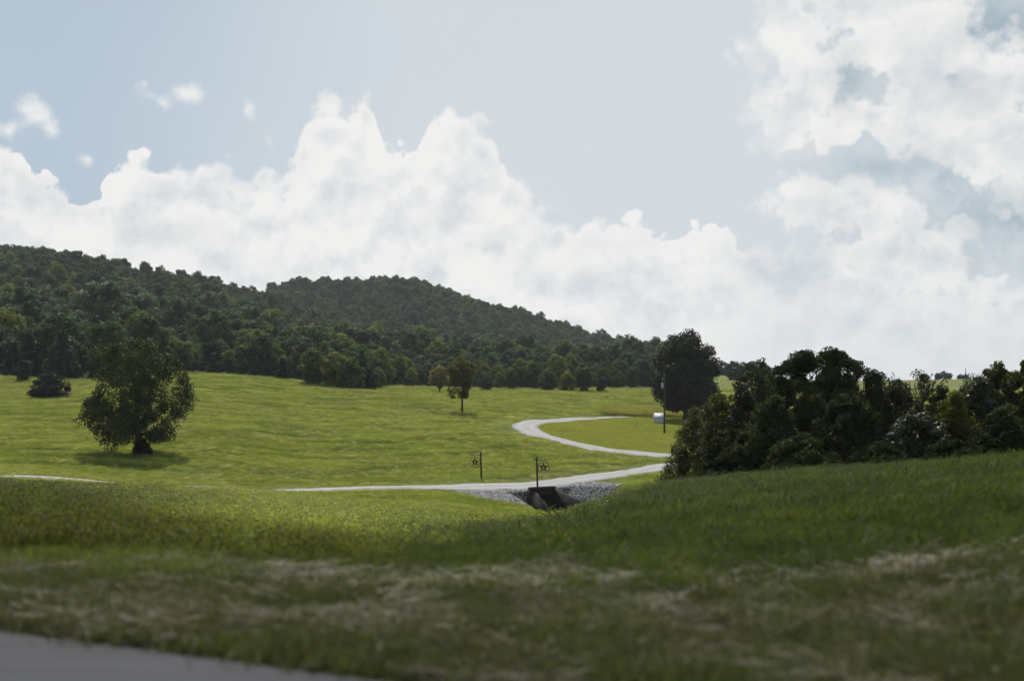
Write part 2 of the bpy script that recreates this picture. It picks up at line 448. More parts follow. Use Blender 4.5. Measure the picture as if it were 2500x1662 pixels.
EDGE_A, EDGE_B = 5.98, -0.509                         # highway edge: y = A + B x
EN = 1 / math.sqrt(1 + EDGE_B ** 2)
def edge_dist(x, y): return (y - EDGE_A - EDGE_B * x) * EN    # + on the field side

CUL = np.array([3.0, 115.2]); CAX = np.array([0.50, -0.866]); CT = np.array([0.866, 0.50])   # culvert mouth, its axis and the road direction
CUL_FLOOR, CUL_TOP = -12.15, -10.10

def smooth01(t):
    t = np.clip(t, 0, 1); return t * t * (3 - 2 * t)

def ground_z(x, y, detail=True):
    x = np.asarray(x, float); y = np.asarray(y, float)
    r = np.hypot(x, y); th = np.arctan2(x, y)
    lim0, lim1 = math.atan((-800 - 1250) / F), math.atan((3300 - 1250) / F)
    tc = np.clip(th, lim0, lim1)
    d = np.maximum(r * np.cos(tc), 5.0)
    u = 1250 + F * np.tan(tc)
    fi = np.clip((u + 800) / 10.0, 0, 409.999); i = fi.astype(int); a = fi - i
    fj = np.clip((np.log(d) - LG[0]) / (LG[1] - LG[0]), 0, len(LG) - 1.001); j = fj.astype(int); b = fj - j
    s = (TAB[i, j] * (1 - a) + TAB[i + 1, j] * a) * (1 - b) + (TAB[i, j + 1] * (1 - a) + TAB[i + 1, j + 1] * a) * b
    z = s * d
    # behind the viewer and far to the sides: gently rolling land
    side = smooth01((np.abs(th) - 0.75) / 0.7)
    back = -1.9 - 5.0 * smooth01((r - 15) / 200.0) + 1.5 * fbm2(x, y, 160, 5, 2) * smooth01((r - 30) / 100.0)
    z = z * (1 - side) + back * side
    if detail:
        w = smooth01((r - 14) / 40.0)
        z = z + w * (0.10 * fbm2(x, y, 14, 11, 3) + 0.22 * fbm2(x, y, 45, 12, 2) * smooth01((r - 130) / 80))
        z = z + (1 - w) * 0.045 * fbm2(x, y, 1.6, 13, 3) * smooth01((edge_dist(x, y) - 0.2) / 0.8)
    # the ditch that leads out of the culvert
    sx = (x - CUL[0]) * CAX[0] + (y - CUL[1]) * CAX[1]
    wx = (x - CUL[0]) * CT[0] + (y - CUL[1]) * CT[1]
    half = 0.95 + 0.42 * np.clip(sx, 0, 8)
    floor = CUL_FLOOR - 0.02 * np.clip(sx, 0, 40)
    bank = floor + np.maximum(np.abs(wx) - half, 0) / 1.6
    ditch = np.minimum(z, bank)
    on = smooth01((sx + 1.1) / 0.5) * (1 - smooth01((sx - 30) / 15))
    z = z * (1 - on) + ditch * on
    # the highway bed is level
    e = edge_dist(x, y)
    road = smooth01((0.45 - e) / 0.9) * (1 - smooth01((-e - 15.0) / 12.0))
    z = z * (1 - road) + (-1.56) * road
    return z

def wpos(u, d):
    return (u - 1250.0) / F * d, d

# drive centre line: (column, distance)
def spline(P, n):
    P = np.asarray(P, float); P = np.vstack([2 * P[0] - P[1], P, 2 * P[-1] - P[-2]])
    out = []
    for i in range(1, len(P) - 2):
        t = np.linspace(0, 1, n, endpoint=False)[:, None]
        p0, p1, p2, p3 = P[i - 1], P[i], P[i + 1], P[i + 2]
        out.append(0.5 * (2*p1 + (p2 - p0)*t + (2*p0 - 5*p1 + 4*p2 - p3)*t*t + (-p0 + 3*p1 - 3*p2 + p3)*t**3))
    out.append(P[-2][None])
    return np.concatenate(out)
DRIVE = [(-760, 78), (-380, 86), (0, 94.5), (200, 99), (400, 103.5), (720, 110.5), (950, 115), (1140, 117.8), (1330, 120.5), (1500, 128), (1640, 135.5), (1760, 143.5), (1800, 149.5), (1765, 152.5), (1640, 150.5), (1540, 154.5), (1450, 160.5),
         (1376, 167.5), (1318, 175), (1287, 184), (1284, 192), (1306, 203), (1360, 213), (1425, 221.5), (1490, 230.5), (1540, 236)]
DP = spline([wpos(u, d) for u, d in DRIVE], 28)
def drive_dist(x, y):
    out = np.full(len(x), 1e9, np.float32)
    P = DP[::4].astype(np.float32)
    for k in range(0, len(x), 20000):
        dx = x[k:k+20000, None] - P[None, :, 0]; dy = y[k:k+20000, None] - P[None, :, 1]
        out[k:k+20000] = np.sqrt((dx * dx + dy * dy).min(1))
    return out
# mown lawn inside the bend
LAWN = np.array([wpos(u, d) for u, d in [(1640, 151), (1450, 161), (1378, 168), (1320, 175.5), (1289, 184), (1286, 192), (1308, 203), (1362, 213), (1427, 221.5), (1490, 230), (1600, 234), (1800, 238), (2000, 240), (2100, 190), (1900, 160)]])
def in_poly(x, y, P):
    c = np.zeros(len(x), bool); n = len(P)
    for i in range(n):
        x1, y1 = P[i]; x2, y2 = P[(i + 1) % n]
        cond = ((y1 > y) != (y2 > y)) & (x < (x2 - x1) * (y - y1) / (y2 - y1 + 1e-12) + x1)
        c ^= cond
    return c
# line where the wood begins
EU = np.array([-1200, -800, 0, 120, 210, 330, 420, 480, 600, 720, 870, 918, 935, 1100, 1250, 1480, 1560, 1640, 1700, 1760, 1830, 2000, 3300], float)
ED = np.array([250, 250, 250, 246, 240, 250, 262, 274, 279, 277, 263, 262, 328, 336, 338, 334, 350, 375, 450, 520, 560, 640, 700], float)
def wood_edge(x, y):
    u = 1250 + F * x / np.maximum(y, 1.0)
    return np.interp(u, EU, ED)
def far_u(x, y): return 1250 + F * x / np.maximum(y, 1.0)

# ------------------------------------------------------------------ ground sheet
def ground_material():
    m, nt, out = newmat('meadow_ground')
    g = nt.nodes.new('ShaderNodeNewGeometry')
    P = g.outputs['Position']
    at = nt.nodes.new('ShaderNodeAttribute'); at.attribute_name = 'zone'
    sp = nt.nodes.new('ShaderNodeSeparateColor'); nt.links.new(at.outputs['Color'], sp.inputs[0])
    mown, lawn, wood = (X(nt, sp.outputs[i]) for i in range(3))
    n1 = noise(nt, P, 0.035, 4, 0.6); n2 = noise(nt, P, 0.35, 5, 0.65); n3 = noise(nt, P, 4.0, 4, 0.7)
    f = ((n1 - 0.5) * 2.0 + (n2 - 0.5) * 1.3 + (n3 - 0.5) * 0.8 + 0.5).clamp()
    c = mixc(nt, f, (0.10, 0.118, 0.026), (0.15, 0.168, 0.042))
    olive = ((noise(nt, P, 0.06, 3, 0.6) - 0.5) * 5.0).clamp() * 0.6
    c = mixc(nt, olive, c, (0.115, 0.105, 0.035))
    cl = mixc(nt, ((n2 - 0.5) * 1.6 + (n3 - 0.5) + 0.5).clamp(), (0.105, 0.125, 0.014), (0.15, 0.155, 0.02))
    c = mixc(nt, lawn, c, cl)
    nm = noise(nt, P, 1.3, 6, 0.65)
    cm = mixc(nt, ((nm - 0.5) * 3.2 + 0.5).clamp(), (0.05, 0.06, 0.02), (0.16, 0.14, 0.095))
    c = mixc(nt, mown, c, cm)
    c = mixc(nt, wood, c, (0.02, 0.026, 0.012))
    h = n3 + n2 * 2.0
    principled(nt, out, c, 0.95, 0.1, bump(nt, h, 0.6, 0.15))
    return m

th = np.concatenate([np.arange(-math.pi, -0.66, 0.045), np.arange(-0.66, 0.66, 0.0046), np.arange(0.66, math.pi, 0.045)])
rr = [0.7]
while rr[-1] < 2600:
    r_ = rr[-1]
    rr.append(r_ + (0.45 if 104 < r_ < 124 else min(max(0.016 * r_, 0.09), 60.0)))
rr = np.array(rr)
TH, RR = np.meshgrid(th, rr, indexing='ij')
gx, gy = RR * np.sin(TH), RR * np.cos(TH)
gz = ground_z(gx.ravel(), gy.ravel())
nth, nr = TH.shape
gi = np.arange(nth * nr).reshape(nth, nr)
nxt = np.roll(gi, -1, 0)
gq = np.stack([gi[:, :-1], nxt[:, :-1], nxt[:, 1:], gi[:, 1:]], -1)[:, :, ::-1].reshape(-1, 4)
gv = np.stack([gx.ravel(), gy.ravel(), gz], 1)
cidx = len(gv)
gv = np.vstack([gv, [[0, 0, -1.56]]])
ct = np.stack([gi[:, 0], np.full(nth, cidx), np.roll(gi[:, 0], -1)], 1)
gme = mesh_np('meadow', gv, gq, ct, True)
x_, y_ = gv[:, 0], gv[:, 1]
def mown_w(x, y):
    """the strip cut beside the highway"""
    e = edge_dist(x, y)
    far = np.interp(x, [-6, -3.2, -1.5, 0, 1.0, 2.5, 4.2, 6], [9.2, 9.6, 9.4, 9.1, 9.0, 9.1, 9.8, 10.2])
    w = smooth01((far + 0.35 * fbm2(x, y, 1.7, 21, 3) - y) / 0.8)
    w = np.where(np.abs(np.arctan2(x, y)) > 0.8, smooth01((4.0 - e) / 1.5), w)
    return w * smooth01((e + 1.0) / 0.5)
zone = np.zeros((len(gv), 4), np.float32); zone[:, 3] = 1
zone[:, 0] = mown_w(x_, y_)
inl = in_poly(x_, y_, LAWN)
zone[:, 1] = inl
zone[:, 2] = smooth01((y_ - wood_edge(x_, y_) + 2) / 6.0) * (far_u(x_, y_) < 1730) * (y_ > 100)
ca = gme.color_attributes.new('zone', 'FLOAT_COLOR', 'POINT')
ca.data.foreach_set('color', zone.ravel())
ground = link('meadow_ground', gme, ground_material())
tag(ground, 'rolling green meadow falling from the highway to wooded hills', 'meadow', kind='structure')

# ------------------------------------------------------------------ highway and drive
def highway_material():
    m, nt, out = newmat('asphalt')
    g = nt.nodes.new('ShaderNodeNewGeometry'); P = g.outputs['Position']
    mp = nt.nodes.new('ShaderNodeMapping'); mp.inputs['Rotation'].default_value = (0, 0, -math.atan(EDGE_B)); mp.inputs['Scale'].default_value = (0.12, 2.2, 1)
    nt.links.new(P, mp.inputs['Vector'])
    n1 = noise(nt, P, 0.8, 5, 0.6); n2 = noise(nt, P, 55, 4, 0.7); n3 = noise(nt, mp.outputs[0], 3.0, 5, 0.65)     # wear runs along the lanes
    c = mixc(nt, ((n2 - 0.5) * 1.6 + (n1 - 0.5) * 1.0 + (n3 - 0.5) * 2.6 + 0.5).clamp(), (0.006, 0.0075, 0.012), (0.024, 0.028, 0.038))
    principled(nt, out, c, 0.8, 0.3, bump(nt, n2, 0.5, 0.01))
    return m
hw = MB()
edir = np.array([1, EDGE_B]) * EN; enrm = np.array([-EDGE_B, 1]) * EN
ss = np.concatenate([np.arange(-220, -12, 8.0), np.arange(-12, 12, 0.3), np.arange(12, 221, 8.0)])
ws = [0.06, -0.15, -1.0, -3.0, -6.5, -10.0, -13.0]
base = np.array([0, EDGE_A])
hv = []
for w in ws:
    jag = 0.05 * fbm2(ss, ss * 0, 1.1, 31, 3) + 0.03 * fbm2(ss, ss * 0, 0.35, 32, 2) if w > 0 else 0
    p = base[None] + ss[:, None] * edir[None] + (w + jag * np.ones_like(ss))[:, None] * enrm[None]
    hv.append(np.column_stack([p, np.full(len(ss), -1.50 if w < 0 else -1.58)]))
hv = np.concatenate(hv); n_ = len(ss)
hq = [(k * n_ + i, k * n_ + n_ + i, k * n_ + n_ + i + 1, k * n_ + i + 1) for k in range(len(ws) - 1) for i in range(n_ - 1)]
hw.add(hv, hq)
highway = hw.build('highway', highway_material(), smooth=True)
tag(highway, 'grey asphalt edge of the highway in the lower left corner', 'highway', kind='structure')

def gravel_material():
    m, nt, out = newmat('gravel')
    g = nt.nodes.new('ShaderNodeNewGeometry'); P = g.outputs['Position']
    n1 = noise(nt, P, 0.5, 5, 0.65); n2 = noise(nt, P, 7, 4, 0.75); n3 = noise(nt, P, 0.12, 3, 0.5)
    c = mixc(nt, ((n2 - 0.5) * 1.8 + (n1 - 0.5) * 1.4 + 0.5).clamp(), (0.22, 0.215, 0.212), (0.33, 0.326, 0.322))
    c = mixc(nt, ((n3 - 0.52) * 4 + (n1 - 0.5) * 1.5).clamp() * 0.65, c, (0.20, 0.19, 0.17))
    at = nt.nodes.new('ShaderNodeAttribute'); at.attribute_name = 'track'
    tr = X(nt, at.outputs['Fac'])
    c = mixc(nt, tr * 0.55, c, (0.37, 0.366, 0.362))
    principled(nt, out, c, 0.9, 0.2, bump(nt, n2, 0.7, 0.05))
    return m
tang = np.gradient(DP, axis=0); tang /= np.linalg.norm(tang, axis=1)[:, None]
nrm = np.stack([-tang[:, 1], tang[:, 0]], 1)
arc = np.concatenate([[0], np.cumsum(np.linalg.norm(np.diff(DP, axis=0), axis=1))])
offs = [-2.6, -2.3, -1.8, -1.0, -0.5, 0, 0.5, 1.0, 1.8, 2.3, 2.6]
loopw = np.interp(DP[:, 1], [138, 165], [1.0, .82])
wfac = loopw - 0.4 * smooth01((arc - arc[-1] + 30) / 30)
dv, trk = [], []
for k, o in enumerate(offs):
    jag = (0.38 * fbm2(arc, arc * 0 + k, 3.2, 41, 4) if abs(o) > 2.0 else 0 * arc)
    p = DP + nrm * ((o * wfac + jag)[:, None])
    zz = ground_z(p[:, 0], p[:, 1]) + (0.10 if abs(o) < 2.0 else (0.07 if abs(o) < 2.5 else -0.06)) - 0.02 * (abs(abs(o) - 1.0) < 0.1)
    dv.append(np.column_stack([p, zz])); trk.append(np.full(len(DP), 1.0 if abs(abs(o) - 1.0) < 0.1 else 0.0))
dv = np.concatenate(dv); n_ = len(DP)
dq = [(k * n_ + i, k * n_ + i + 1, k * n_ + n_ + i + 1, k * n_ + n_ + i) for k in range(len(offs) - 1) for i in range(n_ - 1)]
dme = mesh_np('gravel_drive', dv, dq, None, True)
ta = dme.attributes.new('track', 'FLOAT', 'POINT'); ta.data.foreach_set('value', np.concatenate(trk).astype(np.float32))
drive = link('gravel_drive', dme, gravel_material())
tag(drive, 'pale gravel drive crossing the culvert and bending back round the lawn', 'drive', kind='structure')

# ------------------------------------------------------------------ culvert
concrete = plain('weathered_concrete', (0.17, 0.165, 0.15), 0.9, 0.2, (0.08, 0.077, 0.07), 2.2, 0.6)
dark_concrete = plain('shade_tinted_concrete', (0.045, 0.045, 0.044), 0.9, 0.1, (0.02, 0.02, 0.02), 1.8, 0.6)  # dark colour carries the shade on the culvert's walls
def cw(s, w, z):      # culvert frame -> world
    p = CUL + s * CAX + w * CT
    return (p[0], p[1], z)
cul = empty('culvert', cw(0, 0, CUL_FLOOR))
tag(cul, 'concrete box culvert with shade-tinted headwall and wing walls under the gravel drive', 'culvert')
def culpart(name, mb, mat):
    o = mb.build(name, mat, cul)
    o.matrix_parent_inverse = Matrix.Translation(-Vector(cw(0, 0, CUL_FLOOR)))
    return o
zt, zf = CUL_TOP, CUL_FLOOR
def blk(s0, s1, w0, w1, z0, z1):
    return MB().hexa([cw(s0, w0, z0), cw(s0, w1, z0), cw(s1, w1, z0), cw(s1, w0, z0)], [cw(s0, w0, z1), cw(s0, w1, z1), cw(s1, w1, z1), cw(s1, w0, z1)])
for w0, w1 in ((-1.30, -0.92), (0.92, 1.30)):
    culpart('side_wall', blk(-3.5, 0, w0, w1, zf - 0.3, zt - 0.42), dark_concrete)
culpart('headwall', blk(-0.9, 0.02, -1.25, 1.25, zt - 0.80, zt - 0.02), dark_concrete)
culpart('roof_slab', blk(-3.5, -0.9, -1.25, 1.25, zt - 0.80, zt - 0.45), dark_concrete)
culpart('cap', blk(-0.45, 0.20, -1.45, 1.2, zt - 0.02, zt + 0.20), dark_concrete)
culpart('floor', blk(-3.5, 3.0, -0.92, 0.92, zf - 0.2, zf + 0.06), concrete)
culpart('back_wall', blk(-3.6, -3.5, -1.2, 1.2, zf - 0.2, zt - 0.5), dark_concrete)
for sg in (-1, 1):     # splayed wing walls with sloping tops
    L = 3.6 if sg < 0 else 4.4
    fl = 0.12 if sg < 0 else 0.42
    a0, a1 = (0.02, sg * 0.94), (L, sg * (0.94 + fl * L))
    t = 0.32
    bot = [cw(a0[0], a0[1], zf - 0.4), cw(a1[0], a1[1], zf - 0.4), cw(a1[0], a1[1] + sg * t, zf - 0.4), cw(a0[0], a0[1] + sg * t, zf - 0.4)]
    topz0, topz1 = zt - 0.05, zf + (0.35 if sg < 0 else 0.55)
    top = [cw(a0[0], a0[1], topz0), cw(a1[0], a1[1], topz1), cw(a1[0], a1[1] + sg * t, topz1), cw(a0[0], a0[1] + sg * t, topz0)]
    if sg < 0: bot, top = bot[::-1], top[::-1]
    culpart('wing_wall', MB().hexa(bot, top), dark_concrete)

# riprap: angular stones dumped on both banks beside the culvert
def stone_mesh(seed):
    r = np.random.default_rng(seed)
    t = (1 + 5 ** 0.5) / 2
    v = np.array([(-1,t,0),(1,t,0),(-1,-t,0),(1,-t,0),(0,-1,t),(0,1,t),(0,-1,-t),(0,1,-t),(t,0,-1),(t,0,1),(-t,0,-1),(-t,0,1)], float) / 1.9
    f = [(0,11,5),(0,5,1),(0,1,7),(0,7,10),(0,10,11),(1,5,9),(5,11,4),(11,10,2),(10,7,6),(7,1,8),(3,9,4),(3,4,2),(3,2,6),(3,6,8),(3,8,9),(4,9,5),(2,4,11),(6,2,10),(8,6,7),(9,8,1)]
    v = v * r.uniform(0.62, 1.15, (12, 1)) * np.array([1.25, 0.9, 0.65])
    return v, np.array(f)
STONES = [stone_mesh(s) for s in range(8)]
def rot_rand(r):
    q = Quaternion(tuple(r.normal(size=4))).normalized()
    return np.array(q.to_matrix())
rip = MB(); r_ = np.random.default_rng(77); cnt = 0
while cnt < 5400:
    s, w = r_.uniform(-2.3, 6.6), r_.uniform(-8.2, 7.0)
    reach = 6.6 - 0.72 * max(-w - 1.2, 0) if w < 0 else 5.4 - 0.45 * max(w - 1.2, 0)
    if s > reach + r_.normal() * 0.3: continue
    lim = 1.15 + (0.12 if w < 0 else 0.42) * max(s, 0) + 0.15
    if abs(w) < lim and s > -0.5: continue
    p = CUL + s * CAX + w * CT
    if np.hypot(DP[:, 0] - p[0], DP[:, 1] - p[1]).min() < 2.75: continue
    z = float(ground_z(np.array([p[0]]), np.array([p[1]]))[0])
    sz = r_.uniform(0.05, 0.135) * (1.25 if r_.random() < 0.15 else 1)
    v, f = STONES[r_.integers(8)]
    rip.add(v * sz @ rot_rand(r_).T + np.array([p[0], p[1], z + sz * 0.35]), None, f); cnt += 1
def rock_material():
    m, nt, out = newmat('limestone_riprap')
    g = nt.nodes.new('ShaderNodeNewGeometry')
    rp = X(nt, g.outputs['Random Per Island'])
    n = noise(nt, g.outputs['Position'], 9, 4, 0.6)
    c = mixc(nt, (rp * 0.8 + (n - 0.5) * 0.8).clamp(), (0.19, 0.192, 0.2), (0.41, 0.41, 0.415))
    principled(nt, out, c, 0.9, 0.2)
    return m
rp = rip.build('riprap', rock_material())
tag(rp, 'grey limestone riprap piled on the banks beside the culvert', 'riprap', kind='stuff')

# ------------------------------------------------------------------ ranch signs
black_iron = plain('black_painted_iron', (0.014, 0.013, 0.012), 0.55, 0.4, (0.022, 0.018, 0.015), 5.0)
def star_plate():
    """five-pointed star with the letter R cut through"""
    cu = bpy.data.curves.new('star_outline', 'CURVE'); cu.dimensions = '2D'; cu.fill_mode = 'BOTH'; cu.extrude = 0.015
    def poly(pts):
        sp = cu.splines.new('POLY'); sp.points.add(len(pts) - 1)
        for p, (a, b) in zip(sp.points, pts): p.co = (a, b, 0, 1)
        sp.use_cyclic_u = True
    st = []
    for k in range(10):
        rad = 0.50 if k % 2 == 0 else 0.205
        a = math.pi / 2 + k * math.pi / 5
        st.append((rad * math.cos(a), rad * math.sin(a)))
    poly(st)
    # letter R: stem, bowl and leg as one outline, its counter as an island
    s = 0.165; cx, cy = -0.075, -0.15
    Rr = [(0, 0), (0.32, 0), (0.32, 0.52), (0.48, 0.52), (0.70, 0), (1.02, 0), (0.74, 0.60), (0.92, 0.78), (0.96, 1.02), (0.90, 1.28), (0.70, 1.44), (0.46, 1.5), (0, 1.5)]
    poly([(cx + a * s, cy + b * s) for a, b in Rr])
    Rc = [(0.32, 0.80), (0.50, 0.80), (0.62, 0.90), (0.64, 1.04), (0.58, 1.16), (0.46, 1.22), (0.32, 1.22)]
    poly([(cx + a * s, cy + b * s) for a, b in Rc])
    ob = bpy.data.objects.new('tmp', cu); col.objects.link(ob)
    bpy.context.view_layer.update()
    dg = bpy.context.evaluated_depsgraph_get()
    me = bpy.data.meshes.new_from_object(ob.evaluated_get(dg))
    bpy.data.objects.remove(ob, do_unlink=True); bpy.data.curves.remove(cu)
    me.transform(Matrix.Rotation(R(90), 4, 'X'))
    return me
star_me = star_plate()
def ranch_sign(u, d, h, side, label, lean, zbase=None):
    x, y = wpos(u, d)
    z = float(ground_z(np.array([x]), np.array([y]))[0]) if zbase is None else zbase
    root = empty('ranch_sign', (x, y, z))
    root.rotation_euler = (0, R(lean), R(-8))
    tag(root, label, 'ranch sign', 'pair of star signs at the drive')
    p = MB().box(-0.075, 0.075, -0.075, 0.075, -0.3, h); p.box(-0.09, 0.09, -0.09, 0.09, h, h + 0.03)
    p.build('post', black_iron, root)
    zb = h - 0.24
    MB().tube([(-0.34 * side, 0, zb), (1.02 * side, 0, zb)], 0.035, 8).build('crossbar', black_iron, root)
    cx, rad = 0.62 * side, 0.545
    cz = zb - rad - 0.17
    a = np.linspace(0, 2 * math.pi, 41)
    ring = MB().tube(np.column_stack([cx + rad * np.cos(a), 0 * a, cz + rad * np.sin(a)]), 0.026, 6, False).build('ring', black_iron, root)
    st = link('star', star_me, black_iron, ring); st.location = (cx, 0, cz)
    if side < 0: st.scale = (0.92, 1, 1)
    for dx in (-0.3, 0.3):
        zz = cz + math.sqrt(rad ** 2 - dx ** 2)
        MB().tube([(cx + dx, 0, zz), (cx + dx, 0, zb)], 0.010, 5).build('hanger', black_iron, root)
    return root
ranch_sign(1175.5, 124.6, 2.75, -1, 'black iron post sign with ringed star hanging left, behind the drive', -1.8)
ranch_sign(1312.5, 115.35, 3.05, 1, 'black iron post sign with ringed star hanging right, on the culvert headwall', -1.6, CUL_TOP - 0.1)

# ------------------------------------------------------------------ small white shed
def gz1(x, y): return float(ground_z(np.array([x]), np.array([y]))[0])
white_paint = plain('white_painted_boards', (0.55, 0.58, 0.61), 0.6, 0.3, (0.47, 0.50, 0.53), 3.0)
white_metal = plain('white_metal_roof', (0.42, 0.45, 0.48), 0.6, 0.3, (0.36, 0.39, 0.42), 2.0)
shed_trim = plain('grey_trim', (0.30, 0.32, 0.35), 0.7, 0.3)
x, y = wpos(1610, 221)
shed = empty('well_shed', (x, y, gz1(x, y)), R(-24))
tag(shed, 'small white gabled shed on the lawn behind the utility pole', 'shed')
W2, D2, HW, HR = 0.88, 0.62, 1.08, 1.78
b = MB()
b.box(-W2, W2, -D2, D2, -0.2, HW)
b.add([(-W2, -D2, HW), (-W2, D2, HW), (-W2, 0, HR - 0.06), (W2, -D2, HW), (W2, D2, HW), (W2, 0, HR - 0.06)], None, [(0, 1, 2), (3, 5, 4)])
b.build('wall', white_paint, shed)
for sg in (-1, 1):
    rf = MB().hexa([(-W2 - .12, sg * (D2 + .16), HW - .14), (W2 + .12, sg * (D2 + .16), HW - .14), (W2 + .12, 0, HR), (-W2 - .12, 0, HR)],
              [(-W2 - .12, sg * (D2 + .16), HW - .09), (W2 + .12, sg * (D2 + .16), HW - .09), (W2 + .12, 0, HR + .05), (-W2 - .12, 0, HR + .05)])
    ro = rf.build('roof', white_metal, shed)
    for k in range(6):
        xx = -W2 - .1 + k * (2 * W2 + .2) / 5
        MB().hexa([(xx - .012, sg * (D2 + .16), HW - .088), (xx + .012, sg * (D2 + .16), HW - .088), (xx + .012, 0, HR + .052), (xx - .012, 0, HR + .052)],
                  [(xx - .012, sg * (D2 + .16), HW - .062), (xx + .012, sg * (D2 + .16), HW - .062), (xx + .012, 0, HR + .078), (xx - .012, 0, HR + .078)]).build('roof_seam', white_metal, ro)
for xx, yy in ((W2, -D2), (-W2, -D2), (W2, D2)):
    MB().box(xx - .05, xx + .05, yy - .05, yy + .05, -0.1, HW - 0.02).build('corner_board', white_paint, shed)
dr = MB().box(W2 + .003, W2 + .04, -0.34, 0.34, 0.05, 1.02).build('door', shed_trim, shed)

# ------------------------------------------------------------------ utility poles and wires
pole_wood = plain('weathered_pole_wood', (0.075, 0.062, 0.05), 0.9, 0.2, (0.04, 0.034, 0.028), 3.0)
pale_metal = plain('pale_grey_metal', (0.42, 0.44, 0.46), 0.5, 0.5)
wire_mat = plain('wire', (0.02, 0.02, 0.02), 0.9, 0.05)
def pole(u, d, vtop, label, trans=True, h=None, rad=0.15):
    x, y = wpos(u, d); z = gz1(x, y)
    h = h if h else (VH - vtop) / F * d - z
    root = empty('utility_pole', (x, y, z)); tag(root, label, 'utility pole', 'utility poles')
    MB().tube([(0, 0, -0.4), (0.02, 0, h * .5), (-0.02, 0, h)], [rad * 1.12, rad * 0.95, rad * 0.75], 10).build('post', pole_wood, root)
    if trans:
        ins = MB().tube([(0, 0, h), (0, 0, h + 0.12), (0, 0, h + 0.16), (0, 0, h + 0.3)], [0.05, 0.05, 0.09, 0.05], 8)
        ins.build('insulator', pale_metal, root)
        MB().box(-0.34, 0.06, -0.05, 0.05, h - 0.55, h - 0.47).build('bracket', pale_metal, root)
        MB().tube([(-0.3, 0, h - 0.47), (-0.3, 0, h - 0.35), (-0.3, 0, h - 0.3)], [0.05, 0.06, 0.03], 8).build('insulator', pale_metal, root)
        t = MB().tube([(-0.34, -0.02, h - 2.0), (-0.34, -0.02, h - 1.96), (-0.34, -0.02, h - 1.28), (-0.34, -0.02, h - 1.2), (-0.34, -0.02, h - 1.14)], [0.17, 0.21, 0.21, 0.19, 0.06], 12).build('transformer', pale_metal, root)
        MB().tube([(-0.34, -0.02, h - 1.14), (-0.34, -0.02, h - 0.95)], [0.04, 0.03], 8).build('bushing', pale_metal, t)
        MB().tube([(0.15, 0, h - 3.3), (0.15, 0, h - 3.12)], [0.05, 0.05], 8).build('insulator', pale_metal, root)
    return Vector((x, y, z)), h
pA, hA = pole(1622, 201, 918, 'dark utility pole with pale transformer standing on the lawn beside the shed')
pL = Vector((*wpos(-420, 205), 0)); pL.z = gz1(pL.x, pL.y)
pRt = Vector((*wpos(2760, 165), 0)); pRt.z = gz1(pRt.x, pRt.y)
x, y = wpos(2357, 545)
pole(2357, 545, 898, 'thin leaning utility pole on the distant meadow crest at far right', False, None, 0.16)
def wire(a, b, sag, label, rad=0.007):
    n = 24; t = np.linspace(0, 1, n)
    P = np.outer(1 - t, a) + np.outer(t, b); P[:, 2] -= sag * 4 * t * (1 - t)
    o = MB().tube(P, rad, 4).build('power_line', wire_mat)
    tag(o, label, 'power line', 'power lines')
top = pA + Vector((0, 0, hA + 0.25)); low = pA + Vector((0.15, 0, hA - 3.2)); mid = pA + Vector((-0.3, 0, hA - 1.5))
wire(top, pL + Vector((0, 0, 10.5)), 2.0, 'upper power line running left from the lawn pole across the hillside')
wire(low, pL + Vector((0, 0, 8.5)), 2.2, 'lower power line running left from the lawn pole')
wire(mid, pRt + Vector((0, 0, 9.5)), 1.5, 'upper power line running right from the lawn pole past the round tree')
wire(low, pRt + Vector((0, 0, 7.6)), 1.6, 'lower power line running right from the lawn pole past the round tree')
x, y = wpos(1552, 206); z = gz1(x, y)
g_ = MB().tube([(x - 0.32, y, z - 0.1), (x + 0.33, y, z + 1.25)], 0.03, 6).build('marker_rod', pole_wood)
tag(g_, 'thin dark rod leaning out of the mown lawn', 'rod')

# ------------------------------------------------------------------ tree maker
bark = plain('bark', (0.055, 0.045, 0.036), 0.95, 0.15, (0.028, 0.024, 0.02), 4.0, 0.5)
def bez(a, c, b, n):
    t = np.linspace(0, 1, n)[:, None]
    return (1 - t) ** 2 * a + 2 * t * (1 - t) * c + t * t * b

def leaves(mb, P, size, r, up=0.25, aspect=0.55, hang=0.0, outward=None, bias=0.0):
    """one rhombic leaf per point; faces lean outwards from their clump by bias"""
    n = len(P)
    nn = r.normal(size=(n, 3)); nn[:, 2] += up
    if outward is not None: nn = nn + outward * bias
    nn /= np.linalg.norm(nn, axis=1)[:, None] + 1e-9
    q = r.normal(size=(n, 3)); q[:, 2] -= hang
    a = q - nn * (q * nn).sum(1)[:, None]; a /= np.linalg.norm(a, axis=1)[:, None] + 1e-9
    w = np.cross(a, nn)
    s = size * r.uniform(0.65, 1.35, (n, 1))
    v = np.stack([P - a * s * .5, P + w * s * aspect * .5 - nn * s * .06, P + a * s * .5, P - w * s * aspect * .5 - nn * s * .06], 1)
    mb.add(v.reshape(-1, 3), np.arange(4 * n).reshape(-1, 4))

